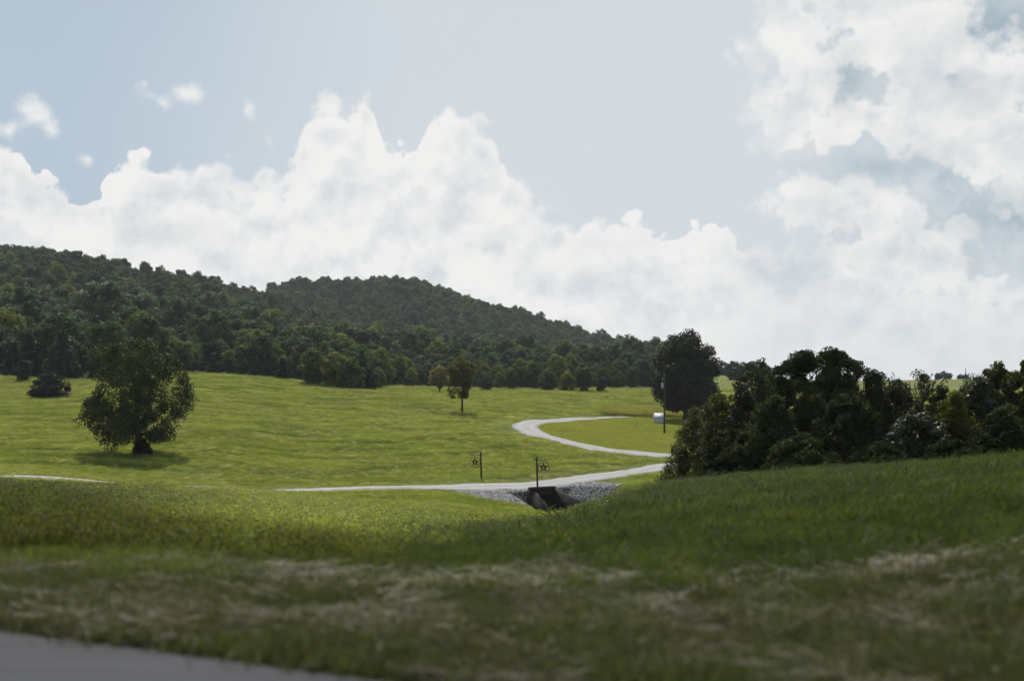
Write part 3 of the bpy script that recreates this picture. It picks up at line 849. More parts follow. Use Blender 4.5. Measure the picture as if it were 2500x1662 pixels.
def make_tree(seed, H, W, z0, prof, nclump, nleaf, lsize, crad, trunk_r, mains=9, inner=0.35, hang=0.0, lump=0.28, squash=0.75,
              multi=0, fork=0.25, off=(0, 0), up=0.25, aspect=0.55, twig=True, extra=(), bias=1.4):
    """returns (wood mesh, crown mesh); crown from height z0 to H, width W, prof = [(t, radius fraction)]"""
    r = np.random.default_rng(seed)
    pt, pr = zip(*prof)
    lob = [(r.uniform(0, 2 * math.pi), r.uniform(0, 1), r.uniform(0.25, 0.55), r.uniform(-1, 1)) for _ in range(16)]
    C = []
    while len(C) < nclump:
        t = r.uniform(0, 1); rf = np.interp(t, pt, pr)
        if r.random() > rf ** 1.3 + 0.05: continue
        a = r.uniform(0, 2 * math.pi)
        l = sum(g * math.exp(-(((a - la + math.pi) % (2 * math.pi) - math.pi) ** 2 + ((t - lt) * 3) ** 2) / ls ** 2) for la, lt, ls, g in lob)
        rad = rf * W / 2 * (1 + lump * np.clip(l, -1, 1))
        q = inner + (1 - inner) * r.uniform(0, 1) ** 0.6
        zz = z0 + t * (H - z0)
        rr_ = max(rad * q - crad * 0.55, 0.02)
        C.append((off[0] + rr_ * math.cos(a), off[1] + rr_ * math.sin(a), zz - crad * 0.3 + 0.10 * (H - z0) * np.clip(l, -1, 1) * lump))
    C = np.array(C + [tuple(e) for e in extra])
    wood = MB()
    base = np.zeros(3); topp = np.array([off[0] * .8, off[1] * .8, z0 + (H - z0) * 0.72])
    n = 10; tt = np.linspace(0, 1, n)
    tr = np.outer(1 - tt, base) + np.outer(tt, topp)
    tr[:, :2] += np.cumsum(r.normal(0, 0.008 * H, (n, 2)), 0) * tt[:, None]
    rads = trunk_r * (1 - 0.85 * tt) ; rads[0] *= 1.45
    wood.tube(np.vstack([[0, 0, -0.35], tr]), np.concatenate([[rads[0] * 1.15], rads]), 9)
    stems = [(tr, rads)]
    for k in range(multi):
        a = r.uniform(0, 2 * math.pi); e = np.array([math.cos(a), math.sin(a), 0]) * W * r.uniform(.12, .3); e[2] = z0 + (H - z0) * r.uniform(.45, .8)
        p = bez(np.array([0, 0, 0.05]) + r.normal(0, .05 * W, 3) * (1, 1, 0), np.array([e[0] * .25, e[1] * .25, e[2] * .6]), e, 8)
        rd = np.linspace(trunk_r * .6, trunk_r * .12, 8); wood.tube(p, rd, 6); stems.append((p, rd))
    idx = r.permutation(len(C))
    nodes = [np.vstack([s_[0] for s_ in stems])]; nrad = [np.concatenate([s_[1] for s_ in stems])]
    for m, k in enumerate(idx):
        c = C[k]; allp = np.vstack(nodes); allr = np.concatenate(nrad)
        main = m < mains
        cand = allp[:, 2] < c[2] - (0.10 * H if main else 0.01 * H)
        cand &= allp[:, 2] > z0 * fork
        if not cand.any(): cand = np.ones(len(allp), bool)
        dist = np.linalg.norm(allp - c, axis=1) + (0 if not main else np.abs(allp[:, 2] - (z0 + (c[2] - z0) * .35)) * .5)
        dist[~cand] = 1e9
        j = int(dist.argmin()); s0 = allp[j]
        L = np.linalg.norm(c - s0)
        ctrl = s0 + (c - s0) * 0.5 + np.array([0, 0, 0.16 * L]) + r.normal(0, .05 * L, 3)
        k_ = 7 if main else 4
        p = bez(s0, ctrl, c, k_)
        r0 = min(allr[j] * 0.7, trunk_r * (0.42 if main else 0.14)); rd = np.linspace(max(r0, 0.012), 0.010 + 0.0012 * H, k_)
        wood.tube(p, rd, 5 if main else 4, False)
        if main or m < mains * 5: nodes.append(p[1:]); nrad.append(rd[1:])
    crown = MB()
    per = np.maximum((nleaf / len(C) * r.uniform(0.5, 1.5, len(C))).astype(int), 4)
    cr = crad * r.uniform(0.6, 1.3, len(C))
    ci = np.repeat(np.arange(len(C)), per)
    g = r.normal(size=(len(ci), 3)); g /= np.linalg.norm(g, axis=1)[:, None]
    g *= r.uniform(0.15, 1, (len(ci), 1)) ** 0.5
    P = C[ci] + g * cr[ci][:, None] * np.array([1, 1, squash])
    if hang: P[:, 2] -= hang * crad * r.uniform(0, 1, len(P)) * np.linalg.norm(g[:, :2], axis=1)
    P[:, 2] = np.maximum(P[:, 2], 0.05)
    leaves(crown, P, lsize, r, up, aspect, hang, g, bias)
    return wood.mesh('trunk', True), crown.mesh('crown')

def put_tree(name, wood, crown, lm, loc, label, cat, group=None, rz=0.0, sc=1.0):
    root = empty(name, loc, rz); root.scale = (sc, sc, sc)
    link('trunk', wood, bark, root); link('crown', crown, lm, root)
    return tag(root, label, cat, group)

OVAL = [(0, .35), (.15, .75), (.35, 1), (.6, .95), (.8, .72), (.93, .42), (1, .12)]
ROUND = [(0, .45), (.12, .82), (.3, 1), (.6, 1), (.8, .86), (.92, .65), (1, .35)]
SPREAD = [(0, .5), (.1, .85), (.25, 1), (.45, .92), (.65, .75), (.85, .58), (.95, .45), (1, .2)]
CONE = [(0, .75), (.1, 1), (.3, .88), (.55, .6), (.8, .3), (.95, .1), (1, .03)]
BUSH = [(0, .8), (.15, 1), (.45, .95), (.7, .75), (.88, .5), (1, .18)]
VASE = [(0, .3), (.3, .6), (.6, .9), (.8, 1), (.92, .8), (1, .35)]

LM_oak = leaf_mat('leaf_dark_green', (0.022, 0.030, 0.012), (0.034, 0.042, 0.016), 0.18)
LM_left = leaf_mat('leaf_olive', (0.028, 0.043, 0.013), (0.046, 0.062, 0.018), 0.28)
LM_small = leaf_mat('leaf_warm_olive', (0.088, 0.094, 0.024), (0.125, 0.115, 0.032), 0.42)
LM_pale = leaf_mat('leaf_pale_yellow', (0.16, 0.16, 0.055), (0.20, 0.19, 0.075), 0.42)
LM_shiny = leaf_mat('leaf_shiny', (0.030, 0.040, 0.018), (0.052, 0.062, 0.03), 0.15, 0.48, 0.22)
LM_yellow = leaf_mat('leaf_yellow_green', (0.078, 0.094, 0.016), (0.112, 0.124, 0.022), 0.4)
LM_thick = leaf_mat('leaf_thicket', (0.022, 0.033, 0.012), (0.044, 0.056, 0.020), 0.24, 0.7, 0.08)
LM_cedar = leaf_mat('leaf_cedar', (0.020, 0.027, 0.014), (0.032, 0.040, 0.018), 0.1)
LM_bushlit = leaf_mat('leaf_edge_bush', (0.040, 0.055, 0.016), (0.066, 0.080, 0.026), 0.36)

def at_ground(u, d, dz=0.0):
    x, y = wpos(u, d); return (x, y, gz1(x, y) + dz)

# the large tree standing alone on the left of the meadow
w_, c_ = make_tree(17, 12.3, 12.0, 1.9, [(0, .5), (.1, .85), (.25, 1.0), (.45, 1.0), (.65, .95), (.82, .86), (.93, .68), (1, .4)], 200, 38000, 0.235, 0.92, 0.42, 16, 0.2, 0.35, 0.16, 0.95, aspect=.6, bias=.6, multi=0, fork=0.75, off=(-0.3, 0),
                   extra=[(4.9, 0.2, 6.2), (5.3, -.3, 7.2), (4.8, .3, 5.0), (4.6, 0, 8.0), (4.2, .5, 6.8), (4.0, -.5, 5.6), (4.3, 0, 7.4), (3.8, 0, 4.4), (5.2, .2, 5.6), (-4.2, 0, 4.6), (-4.4, .3, 3.6), (-5.6, .4, 4.2), (-6.0, -.2, 3.6), (-5.2, 0, 5.2), (-4.6, 0, 3.1), (-3.4, .5, 1.8), (-3.0, -.4, 1.3), (2.9, 0, 2.6), (3.3, .2, 3.3)])
left_tree = put_tree('broadleaf_tree', w_, c_, LM_left, at_ground(340, 131), 'large dark broadleaf tree standing alone on the left of the meadow', 'tree')
w_, c_ = make_tree(31, 1.9, 2.5, 0.0, BUSH, 30, 2600, 0.24, 0.38, 0.03, 4, 0.2)
put_tree('base_shrub', w_, c_, LM_oak, at_ground(347, 130.3), 'small dark shrub clustered round the foot of the large left tree', 'shrub')
# round oak on the lawn
w_, c_ = make_tree(5, 16.2, 14.9, 2.7, [(0, .42), (.1, .8), (.22, .98), (.4, 1), (.6, .93), (.77, .76), (.9, .5), (1, .18)], 260, 44000, 0.42, 1.45, 0.52, 12, 0.25, 0.15, 0.20, 0.85, aspect=.68, fork=0.9)
put_tree('oak_tree', w_, c_, LM_oak, at_ground(1675, 229), 'big dark round-crowned tree on the lawn beside the white shed', 'tree')
# small trees in the middle of the meadow
w_, c_ = make_tree(8, 9.5, 7.2, 3.0, [(0, .25), (.2, .55), (.45, .8), (.7, 1), (.88, .85), (1, .4)], 66, 7000, 0.36, 0.72, 0.20, 8, 0.25, 0.2, 0.35, 0.95, fork=0.7,
                   extra=[(-1.9, 0, 3.2), (-2.1, .2, 4.0), (-1.6, 0, 2.7), (0.9, 0, 3.6), (.7, 0, 2.9)])
put_tree('ash_tree', w_, c_, LM_small, at_ground(1128, 215), 'slim olive-brown tree with a bare lower trunk in mid meadow', 'tree')
w_, c_ = make_tree(9, 6.4, 6.0, 1.6, ROUND, 46, 4600, 0.44, 0.85, 0.16, 6, 0.25, 0.1, 0.3)
put_tree('pale_tree', w_, c_, LM_pale, at_ground(1073, 296), 'small pale yellow-green tree just behind the slim meadow tree', 'tree')
w_, c_ = make_tree(10, 4.5, 7.0, 0.0, BUSH, 70, 9000, 0.36, 0.75, 0.08, 5, 0.2, lump=.2)
put_tree('cedar_bush', w_, c_, LM_cedar, at_ground(127, 211), 'dark rounded bush on the meadow left of the large lone tree', 'bush')

# ------------------------------------------------------------------ thicket on the right
def thick(seed, name, u, d, vtop, wpx, lm, label, cat, prof=BUSH, z0f=0.0, n=9000, ls=0.15, crad=None, nc=70, hang=0.0, lump=.3, inner=.3, tr=.07, multi=2, squash=.8, aspect=.5, extra=(), up=.25, off=(0, 0)):
    loc = at_ground(u, d)
    H = (VH - vtop) / F * d - loc[2]; W = wpx / F * d
    w, c = make_tree(seed, H, W, H * z0f, prof, int(nc * 1.9), int(n * 2.1), ls * 1.02, (crad or W * 0.13) * .85, tr * H * .25, 7, inner, hang, lump, squash, multi, off=off, aspect=aspect + .12, extra=extra, up=up, bias=.7)
    return put_tree(name, w, c, lm, loc, label, cat, 'thicket behind the grassy bank')
TG = [
 (41, 'shrub', 1700, 78, 1000, 175, LM_bushlit, 'airy olive shrub at the left end of the thicket, branches arching over the drive', 'shrub', dict(n=9000, nc=70, lump=.45, crad=.55, ls=.15, squash=1.0,
      extra=[(-1.9, 0, 2.0), (-2.2, -.2, 1.5), (-2.3, 0, 1.0), (-2.1, .3, .6), (-1.6, 0, 2.5), (-1.2, 0, 3.0), (-1.9, -.4, 0.4)])),
 (42, 'shrub', 1752, 74, 955, 150, LM_bushlit, 'olive leafy shrub with loose top above the thicket\'s left end', 'shrub', dict(n=9000, nc=70, lump=.4, crad=.5)),
 (43, 'cedar_tree', 1812, 72, 932, 150, LM_cedar, 'narrow feathery dark cedar rising from the left part of the thicket', 'tree', dict(prof=[(0, .9), (.2, 1), (.5, .85), (.75, .6), (.92, .3), (1, .08)], n=10000, ls=.12, nc=80, crad=.4)),
 (44, 'thicket_tree', 1850, 112, 866, 130, LM_oak, 'small grey-green tree rising behind the left part of the thicket', 'tree', dict(prof=OVAL, n=6000, ls=.2, nc=50, crad=.65, z0f=.1)),
 (45, 'thicket_tree', 1915, 108, 872, 150, LM_bushlit, 'lighter green bushy tree behind the thicket, left of its tallest crowns', 'tree', dict(prof=OVAL, n=6000, ls=.2, nc=50, crad=.65, z0f=.1)),
 (46, 'thicket_tree', 1960, 66, 849, 230, LM_thick, 'tall dark thicket tree with a pointed top, left of the two highest', 'tree', dict(prof=[(0, .8), (.2, 1), (.5, 1), (.7, .85), (.85, .62), (.95, .35), (1, .1)], n=20000, nc=120, crad=.5, lump=.4, z0f=.02)),
 (47, 'thicket_tree', 2040, 64, 853, 170, LM_thick, 'tall dark thicket tree with a rounded top, right of the two highest', 'tree', dict(prof=[(0, .8), (.25, 1), (.55, .95), (.75, .75), (.9, .55), (1, .2)], n=17000, nc=110, crad=.45, lump=.35, z0f=.02)),
 (48, 'shrub', 1890, 62, 965, 210, LM_thick, 'dark leafy shrub filling the front of the thicket below the cedar', 'shrub', dict(n=14000, nc=90, crad=.45)),
 (49, 'shrub', 1790, 64, 1040, 170, LM_thick, 'low dark shrub at the foot of the thicket beside the arching olive shrub', 'shrub', dict(n=11000, nc=80, crad=.4)),
 (50, 'shrub', 2130, 66, 905, 150, LM_oak, 'dark thicket shrub with thin upright shoots right of the tallest crowns', 'shrub', dict(prof=[(0, .9), (.4, 1), (.7, .7), (.85, .4), (1, .2)], n=11000, nc=90, crad=.32, lump=.5, squash=1.3, extra=[(-.9, 0, 5.3), (-.75, 0, 5.6), (-.2, 0, 5.2), (.4, 0, 5.1), (-.85, .1, 5.9), (0.0, 0, 5.5)])),
 (51, 'shrub', 2075, 60, 960, 220, LM_thick, 'deep green shrub low in the middle of the thicket', 'shrub', dict(n=12000, nc=80, crad=.4)),
 (65, 'shrub', 2110, 84, 880, 270, LM_oak, 'dark shrub mass behind the shoots right of the tallest thicket crowns', 'shrub', dict(n=9000, nc=70, crad=.6, lump=.4)),
 (66, 'shrub', 2240, 86, 897, 310, LM_thick, 'dark shrub mass behind the feathery saplings', 'shrub', dict(n=9000, nc=70, crad=.6, lump=.4)),
 (67, 'shrub', 2400, 84, 900, 250, LM_thick, 'dark shrub mass behind the glossy shrub near the right edge', 'shrub', dict(n=9000, nc=70, crad=.6, lump=.4)),
 (68, 'shrub', 1845, 84, 900, 200, LM_thick, 'dark shrub mass behind the feathery cedar', 'shrub', dict(n=9000, nc=70, crad=.6, lump=.35)),
 (53, 'shrub', 2235, 58, 1005, 190, LM_shiny, 'shrub with shiny pale-glinting leaves at the front of the thicket', 'shrub', dict(n=9000, nc=75, crad=.38, ls=.17, aspect=.6, up=.8)),
 (54, 'shrub', 2190, 72, 938, 230, LM_thick, 'dark shrub behind the shiny-leaved one in the thicket', 'shrub', dict(n=11000, nc=80, crad=.45)),
 (55, 'shrub', 2335, 60, 962, 130, LM_yellow, 'yellow-green feathery shrub in the right half of the thicket', 'shrub', dict(n=10000, nc=80, crad=.38, ls=.13, lump=.4)),
 (56, 'shrub', 2300, 76, 940, 160, LM_thick, 'dark grey-green shrub behind the yellow-green one', 'shrub', dict(n=9000, nc=70, crad=.5)),
 (57, 'shrub', 2392, 62, 932, 120, LM_shiny, 'glossy dark shrub with whitish glints right of the yellow-green one', 'shrub', dict(n=8500, nc=70, crad=.36, ls=.17, aspect=.6, up=.8)),
 (58, 'thicket_tree', 2445, 66, 884, 130, LM_bushlit, 'bushy olive tree with tufted top near the right edge', 'tree', dict(prof=[(0, .7), (.3, 1), (.6, .95), (.85, .75), (1, .3)], n=11000, nc=60, crad=.4, lump=.5, ls=.17)),
 (59, 'thicket_tree', 2520, 64, 878, 150, LM_bushlit, 'olive tree cut by the right edge of the picture', 'tree', dict(prof=[(0, .7), (.3, 1), (.6, .95), (.85, .75), (1, .3)], n=11000, nc=60, crad=.42, lump=.5, ls=.17)),
 (60, 'shrub', 2440, 56, 1000, 160, LM_thick, 'dark low shrub under the tufted tree near the right edge', 'shrub', dict(n=10000, nc=70, crad=.42)),
 (61, 'shrub', 2335, 54, 1075, 170, LM_thick, 'dark undergrowth shrub low between the shiny and the glossy shrubs', 'shrub', dict(n=9000, nc=60, crad=.36)),
 (62, 'shrub', 1960, 56, 1060, 200, LM_thick, 'dark undergrowth shrub at the foot of the tallest thicket trees', 'shrub', dict(n=9000, nc=60, crad=.36)),
 (63, 'shrub', 2620, 62, 950, 220, LM_thick, 'dark shrub just outside the right edge behind the bank', 'shrub', dict(n=9000, nc=60, crad=.5)),
 (64, 'shrub', 2150, 53, 1082, 200, LM_thick, 'dark undergrowth shrub in front of the middle of the thicket', 'shrub', dict(n=8000, nc=60, crad=.34)),
]
for sd_, nm, u, d, vt, wp, lm, lab, cat, kw in TG:
    thick(sd_, nm, u, d, vt, wp, lm, lab, cat, **kw)
# spreading sapling with bare-tipped pinnate shoots
def pinnate():
    r = np.random.default_rng(99)
    wd, cr = MB(), MB()
    wd.tube([(0, 0, -.3), (0.02, 0, 2.4), (0.05, 0, 4.2)], [.05, .04, .025], 6)
    for k in range(11):
        a = -0.35 + 1.25 * k / 10 + r.normal(0, .05); L = r.uniform(1.1, 1.9)
        s0 = np.array([0.05, 0, 3.2 + .1 * k * .9]); e = s0 + np.array([math.sin(a) * L, r.normal(0, .35), math.cos(a) * L * .85])
        p = bez(s0, (s0 + e) / 2 + np.array([math.sin(a) * .1, 0, -.12]), e, 8)
        wd.tube(p, np.linspace(.02, .008, 8), 4, False)
        t = r.uniform(.2, 1, 46)[:, None]
        Q = (1 - t) ** 2 * s0 + 2 * t * (1 - t) * ((s0 + e) / 2 + np.array([math.sin(a) * .1, 0, -.12])) + t * t * e
        leaves(cr, Q + r.normal(0, .05, (46, 3)), .15, r, .4, .35)
    return wd.mesh('trunk', True), cr.mesh('crown')
w_, c_ = pinnate()
sp_ = put_tree('sapling', w_, c_, LM_oak, at_ground(2250, 63), 'spreading sapling whose feathery shoots stand against the sky', 'sapling', 'thicket behind the grassy bank')
Hs = (VH - 893) / F * 63 - sp_.location.z
sp_.scale = (Hs / 5.6,) * 3
for u_, v_, lab in ((2208, 900, 'narrow sapling standing against the sky left of the spreading one'), (2085, 886, 'feathery sapling tip just right of the tallest thicket crown')):
    s2 = put_tree('sapling', w_, c_, LM_oak, at_ground(u_, 65), lab, 'sapling', 'thicket behind the grassy bank', R(100 + u_ % 7 * 20))
    s2.scale = (((VH - v_) / F * 65 - s2.location.z) / 5.4,) * 3; s2.scale[0] *= .7; s2.scale[1] *= .7

# ------------------------------------------------------------------ the wood on the hills
ref_c = lambda a, b, t=.3: (a, b, t)
KINDS = {
 'green': ((0.036, 0.062, 0.024), (0.058, 0.090, 0.032)),
 'dark':  ((0.024, 0.044, 0.022), (0.040, 0.066, 0.030)),
 'yellow': ((0.085, 0.105, 0.020), (0.125, 0.135, 0.028)),
 'grey':  ((0.056, 0.082, 0.052), (0.085, 0.112, 0.075)),
 'cedar': ((0.016, 0.029, 0.017), (0.027, 0.044, 0.023)),
}
FM = {k: leaf_mat('forest_leaf_' + k, tuple(v * 1.12 for v in a), tuple(v * 1.18 for v in b), 0.38 if k != 'cedar' else .1, 0.65, 0.12, 0.25, vary=.5, tcol=(1.05, 1.15, .6)) for k, (a, b) in KINDS.items()}
shapes = []
for sdd, H, W, z0, prof, nc in ((101, 13, 10, 1.6, ROUND, 46), (102, 13.2, 9.8, 1.6, [(0, .4), (.15, .8), (.35, 1), (.65, .98), (.82, .8), (.93, .58), (1, .3)], 46), (103, 12, 11, 1.2, SPREAD, 44), (104, 13, 10.2, 1.5, [(0, .35), (.3, .75), (.6, 1), (.8, .95), (.92, .75), (1, .45)], 44)):
    shapes.append((make_tree(sdd, H, W, z0, prof, nc + 18, 8000, 0.60, 1.45, 0.26, 7, 0.35, 0.05, 0.30, 0.85, aspect=.72, bias=2.2, up=.5), H, W))
cedars = []
for sdd, H, W in ((111, 8, 5.2), (112, 7, 5.5)):
    cedars.append((make_tree(sdd, H, W, 0.1, CONE if sdd == 111 else BUSH, 46, 4200, 0.52, 0.85, 0.14, 5, 0.25, 0, 0.15, 1.0, aspect=.65, bias=1.6), H, W))
PROTO = []       # (kind, wood, crown, H, W)
for k in ('green', 'dark', 'yellow', 'grey'):
    for (w, c), H, W in shapes:
        cc = c.copy(); cc.materials.clear(); cc.materials.append(FM[k]); PROTO.append((k, w, cc, H, W))
for (w, c), H, W in cedars:
    c.materials.append(FM['cedar']); PROTO.append(('cedar', w, c, H, W))
for p in PROTO:
    if not p[1].materials: p[1].materials.append(bark)

def proto_collection(name, items):
    """unlinked collection that feeds the scatter"""
    cl = bpy.data.collections.new(name)
    for i, me in enumerate(items):
        o = bpy.data.objects.new('%s_%03d' % (name, i), me); cl.objects.link(o)
    return cl

def scatter(name, P, rot, scale, idx, coll, tint=None):
    me = bpy.data.meshes.new(name)
    me.vertices.add(len(P)); me.vertices.foreach_set('co', np.asarray(P, np.float32).ravel())
    def at(n, t, dom, prop, v, dt=np.float32):
        a = me.attributes.new(n, t, dom); a.data.foreach_set(prop, np.asarray(v, dt).ravel())
    at('rot', 'FLOAT_VECTOR', 'POINT', 'vector', rot)
    at('scl', 'FLOAT_VECTOR', 'POINT', 'vector', scale)
    at('idx', 'INT', 'POINT', 'value', idx, np.int32)
    if tint is not None:
        at('tint', 'FLOAT_COLOR', 'POINT', 'color', np.column_stack([tint, np.ones(len(P))]))
    o = bpy.data.objects.new(name, me); col.objects.link(o)
    ng = bpy.data.node_groups.new(name, 'GeometryNodeTree')
    ng.interface.new_socket('Geometry', in_out='INPUT', socket_type='NodeSocketGeometry')
    ng.interface.new_socket('Geometry', in_out='OUTPUT', socket_type='NodeSocketGeometry')
    N = ng.nodes.new; L = ng.links.new
    gi_, go = N('NodeGroupInput'), N('NodeGroupOutput')
    ci = N('GeometryNodeCollectionInfo'); ci.inputs['Collection'].default_value = coll
    ci.inputs['Separate Children'].default_value = True; ci.inputs['Reset Children'].default_value = True
    ip = N('GeometryNodeInstanceOnPoints'); ip.inputs['Pick Instance'].default_value = True
    def na(n, t):
        a = N('GeometryNodeInputNamedAttribute'); a.data_type = t; a.inputs['Name'].default_value = n
        return [s for s in a.outputs if s.enabled and s.name == 'Attribute'][0]
    e2r = N('FunctionNodeEulerToRotation')
    L(na('rot', 'FLOAT_VECTOR'), e2r.inputs[0])
    L(gi_.outputs[0], ip.inputs['Points']); L(ci.outputs[0], ip.inputs['Instance'])
    L(na('idx', 'INT'), ip.inputs['Instance Index']); L(e2r.outputs[0], ip.inputs['Rotation']); L(na('scl', 'FLOAT_VECTOR'), ip.inputs['Scale'])
    L(ip.outputs[0], go.inputs[0])
    md = o.modifiers.new('scatter', 'NODES'); md.node_group = ng
    return o

def forest():
    r = np.random.default_rng(2024)
    xs, ys = [], []
    step = 5.9
    for iy, yy in enumerate(np.arange(236, 1130, step)):
        u0, u1 = -700, 1668
        xa = np.arange((u0 - 1250) / F * yy, (u1 - 1250) / F * yy, step) + (step / 2 if iy % 2 else 0)
        xs.append(xa); ys.append(np.full(len(xa), yy))
    x = np.concatenate(xs); y = np.concatenate(ys)
    x = x + r.uniform(-.46, .46, len(x)) * step; y = y + r.uniform(-.46, .46, len(y)) * step
    u = far_u(x, y)
    keep = y > wood_edge(x, y) + 1.0 + 6.0 * np.clip(fbm2(x, y, 26, 63, 3), -.2, 1)
    keep &= ~((u > 930) & (u < 1560) & (y < 326))
    # a sunny gap in the wood at the left
    keep &= ~((np.abs(u - 195) < 30) & (y > 352) & (y < 372))
    x, y, u = x[keep], y[keep], u[keep]
    e = y - wood_edge(x, y)
    n = len(x)
    z = ground_z(x, y)
    nz = fbm2(x, y, 90, 61, 3); nz2 = fbm2(x, y, 60, 62, 3)
    kind = np.full(n, 0)                                   # green
    rnd = r.random(n)
    kind[rnd < 0.34] = 1                                   # dark
    kind[(rnd > .86)] = 3
    yel = (nz > 0.30) & (r.random(n) < .75) & (y < 620); kind[yel] = 2
    kind[(r.random(n) < .07)] = 2
    gry = (u < 360) & (y > 300) & (y < 400) & (r.random(n) < .6); kind[gry] = 3
    kind[(u < 420) & (y > 520) & (r.random(n) < .55)] = 1
    front = e < 9
    ced = front & (u < 760) & (r.random(n) < .62); ced |= (e < 30) & (r.random(n) < .12)
    kind[ced] = 4
    pidx = np.where(kind < 4, kind * 4 + r.integers(0, 4, n), 16 + r.integers(0, 2, n))
    Hs = np.array([p[3] for p in PROTO])[pidx]; Ws = np.array([p[4] for p in PROTO])[pidx]
    sc = np.clip(np.exp(r.normal(-.27, .22, n)), .45, 1.25) * (1 + .15 * nz2)
    sc = np.where((u < 360) & (y > 290) & (y < 400) & (kind != 4), sc * 1.12, sc)
    sc = np.where(front & (kind != 4), sc * r.uniform(.4, .95, n), sc)
    sc = np.where((u > 930) & (e < 9), sc * 1.1, sc)
    sc = np.where(y > 560, sc * 0.80, sc)
    sc = np.where((y < 420) & (u > 930), sc * .62, sc)
    sc = np.where((y < 335) & (u < 930) & (u > 360), sc * .70, sc)
    # how much of each tree shows: walk outwards, keeping the skyline
    order = np.argsort(y); sky = np.full(600, 2000.0)
    show = np.zeros(n)
    for k in order:
        h, w = Hs[k] * sc[k], Ws[k] * sc[k]
        vt = VH - (z[k] + h) / y[k] * F; vb = VH - z[k] / y[k] * F; pw = w / y[k] * F
        a, b = int((u[k] - pw * .4) / 5), int((u[k] + pw * .4) / 5) + 1
        a2, b2 = max(a, 0), min(b, 500)
        if b2 <= a2: continue
        seg = sky[a2:b2]
        vis = np.clip(np.minimum(seg, vb) - vt, 0, None).mean()
        show[k] = vis * pw
        sky[a2:b2] = np.minimum(seg, vt + 0.12 * (vb - vt))
    sel = np.argsort(-show)[:285]
    mask = np.zeros(n, bool); mask[sel] = True
    rzs = r.uniform(0, 2 * math.pi, n)
    # individuals
    names = ['woodland_tree', 'woodland_tree', 'woodland_tree', 'woodland_tree', 'cedar_tree']
    knd = ['mid-green broadleaf', 'dark green broadleaf', 'yellow-green broadleaf', 'grey-green broadleaf', 'dark conical cedar']
    ordw = ['leftmost', 'second', 'third', 'fourth', 'fifth', 'sixth', 'seventh', 'eighth', 'ninth', 'tenth', 'eleventh', 'twelfth', 'thirteenth', 'fourteenth', 'fifteenth', 'sixteenth', 'seventeenth', 'eighteenth', 'nineteenth', 'twentieth']
    labels = {}
    edgesel = [k for k in sel if e[k] < 16 and 0 <= u[k] <= 1640]
    zones = [('at wood\'s edge left of the lone tree', lambda k: u[k] < 230), ('at wood\'s edge behind the lone tree', lambda k: 230 <= u[k] < 480),
             ('on meadow crest between lone and slim trees', lambda k: 480 <= u[k] < 935), ('at wood\'s edge beyond the slim tree', lambda k: 935 <= u[k] < 1250), ('at wood\'s edge left of the lawn tree', lambda k: u[k] >= 1250)]
    for zt_, cond in zones:
        for kk in range(5):
            grp = sorted([k for k in edgesel if cond(k) and kind[k] == kk], key=lambda k: u[k])
            for i, k in enumerate(grp):
                if len(grp) == 1: labels[k] = ('only %s %s' % (knd[kk], zt_), 'trees along the wood\'s edge')
                elif i < len(ordw): labels[k] = ('%s%s %s %s' % (ordw[i], '' if i == 0 else ' from left', knd[kk], zt_), 'trees along the wood\'s edge')
                else: labels[k] = ('%s %s' % (knd[kk], zt_), 'trees along the wood\'s edge, ' + knd[kk])
    for k in sel:
        kk = int(kind[k])
        if k in labels: lab, gp = labels[k]
        else:
            zr = 'low in the wood' if y[k] < 400 else ('midway up the wooded hill' if y[k] < 590 else 'high on the wooded hill')
            zc = ('left of the lone tree' if u[k] < 230 else 'above the lone tree' if u[k] < 480 else 'above the meadow crest' if u[k] < 900 else
                  'above the slim meadow tree' if u[k] < 1250 else 'above the bend of the drive')
            zs = 'large ' if sc[k] > 1.0 else 'small ' if sc[k] < .75 else ''
            lab = '%s%s tree %s %s' % (zs, knd[kk], zr, zc); gp = 'hill trees: ' + lab
        kd, wd, cr, H, W = PROTO[pidx[k]]
        root = bpy.data.objects.new(names[kk], None); col.objects.link(root)
        root.location = (x[k], y[k], z[k] - .1); root.rotation_euler = (0, 0, rzs[k]); root.scale = (sc[k],) * 3
        tag(root, lab, 'tree', gp)
        for nm, me in (('trunk', wd), ('crown', cr)):
            o = bpy.data.objects.new(nm, me); col.objects.link(o); o.parent = root
    # the mass of the wood
    rest = ~mask
    # merged trunk+crown is needless for what lies behind: crowns alone
    coll = proto_collection('forest_source', [p[2] for p in PROTO])
    P = np.column_stack([x, y, z - .1])[rest]
    rot = np.zeros((rest.sum(), 3)); rot[:, 2] = rzs[rest]
    o = scatter('forest', P, rot, np.repeat(sc[rest][:, None], 3, 1), pidx[rest], coll)
    tag(o, 'dense green broadleaf forest covering both hills', 'forest', kind='stuff')
    print('forest', n, 'individual', len(sel))
forest()

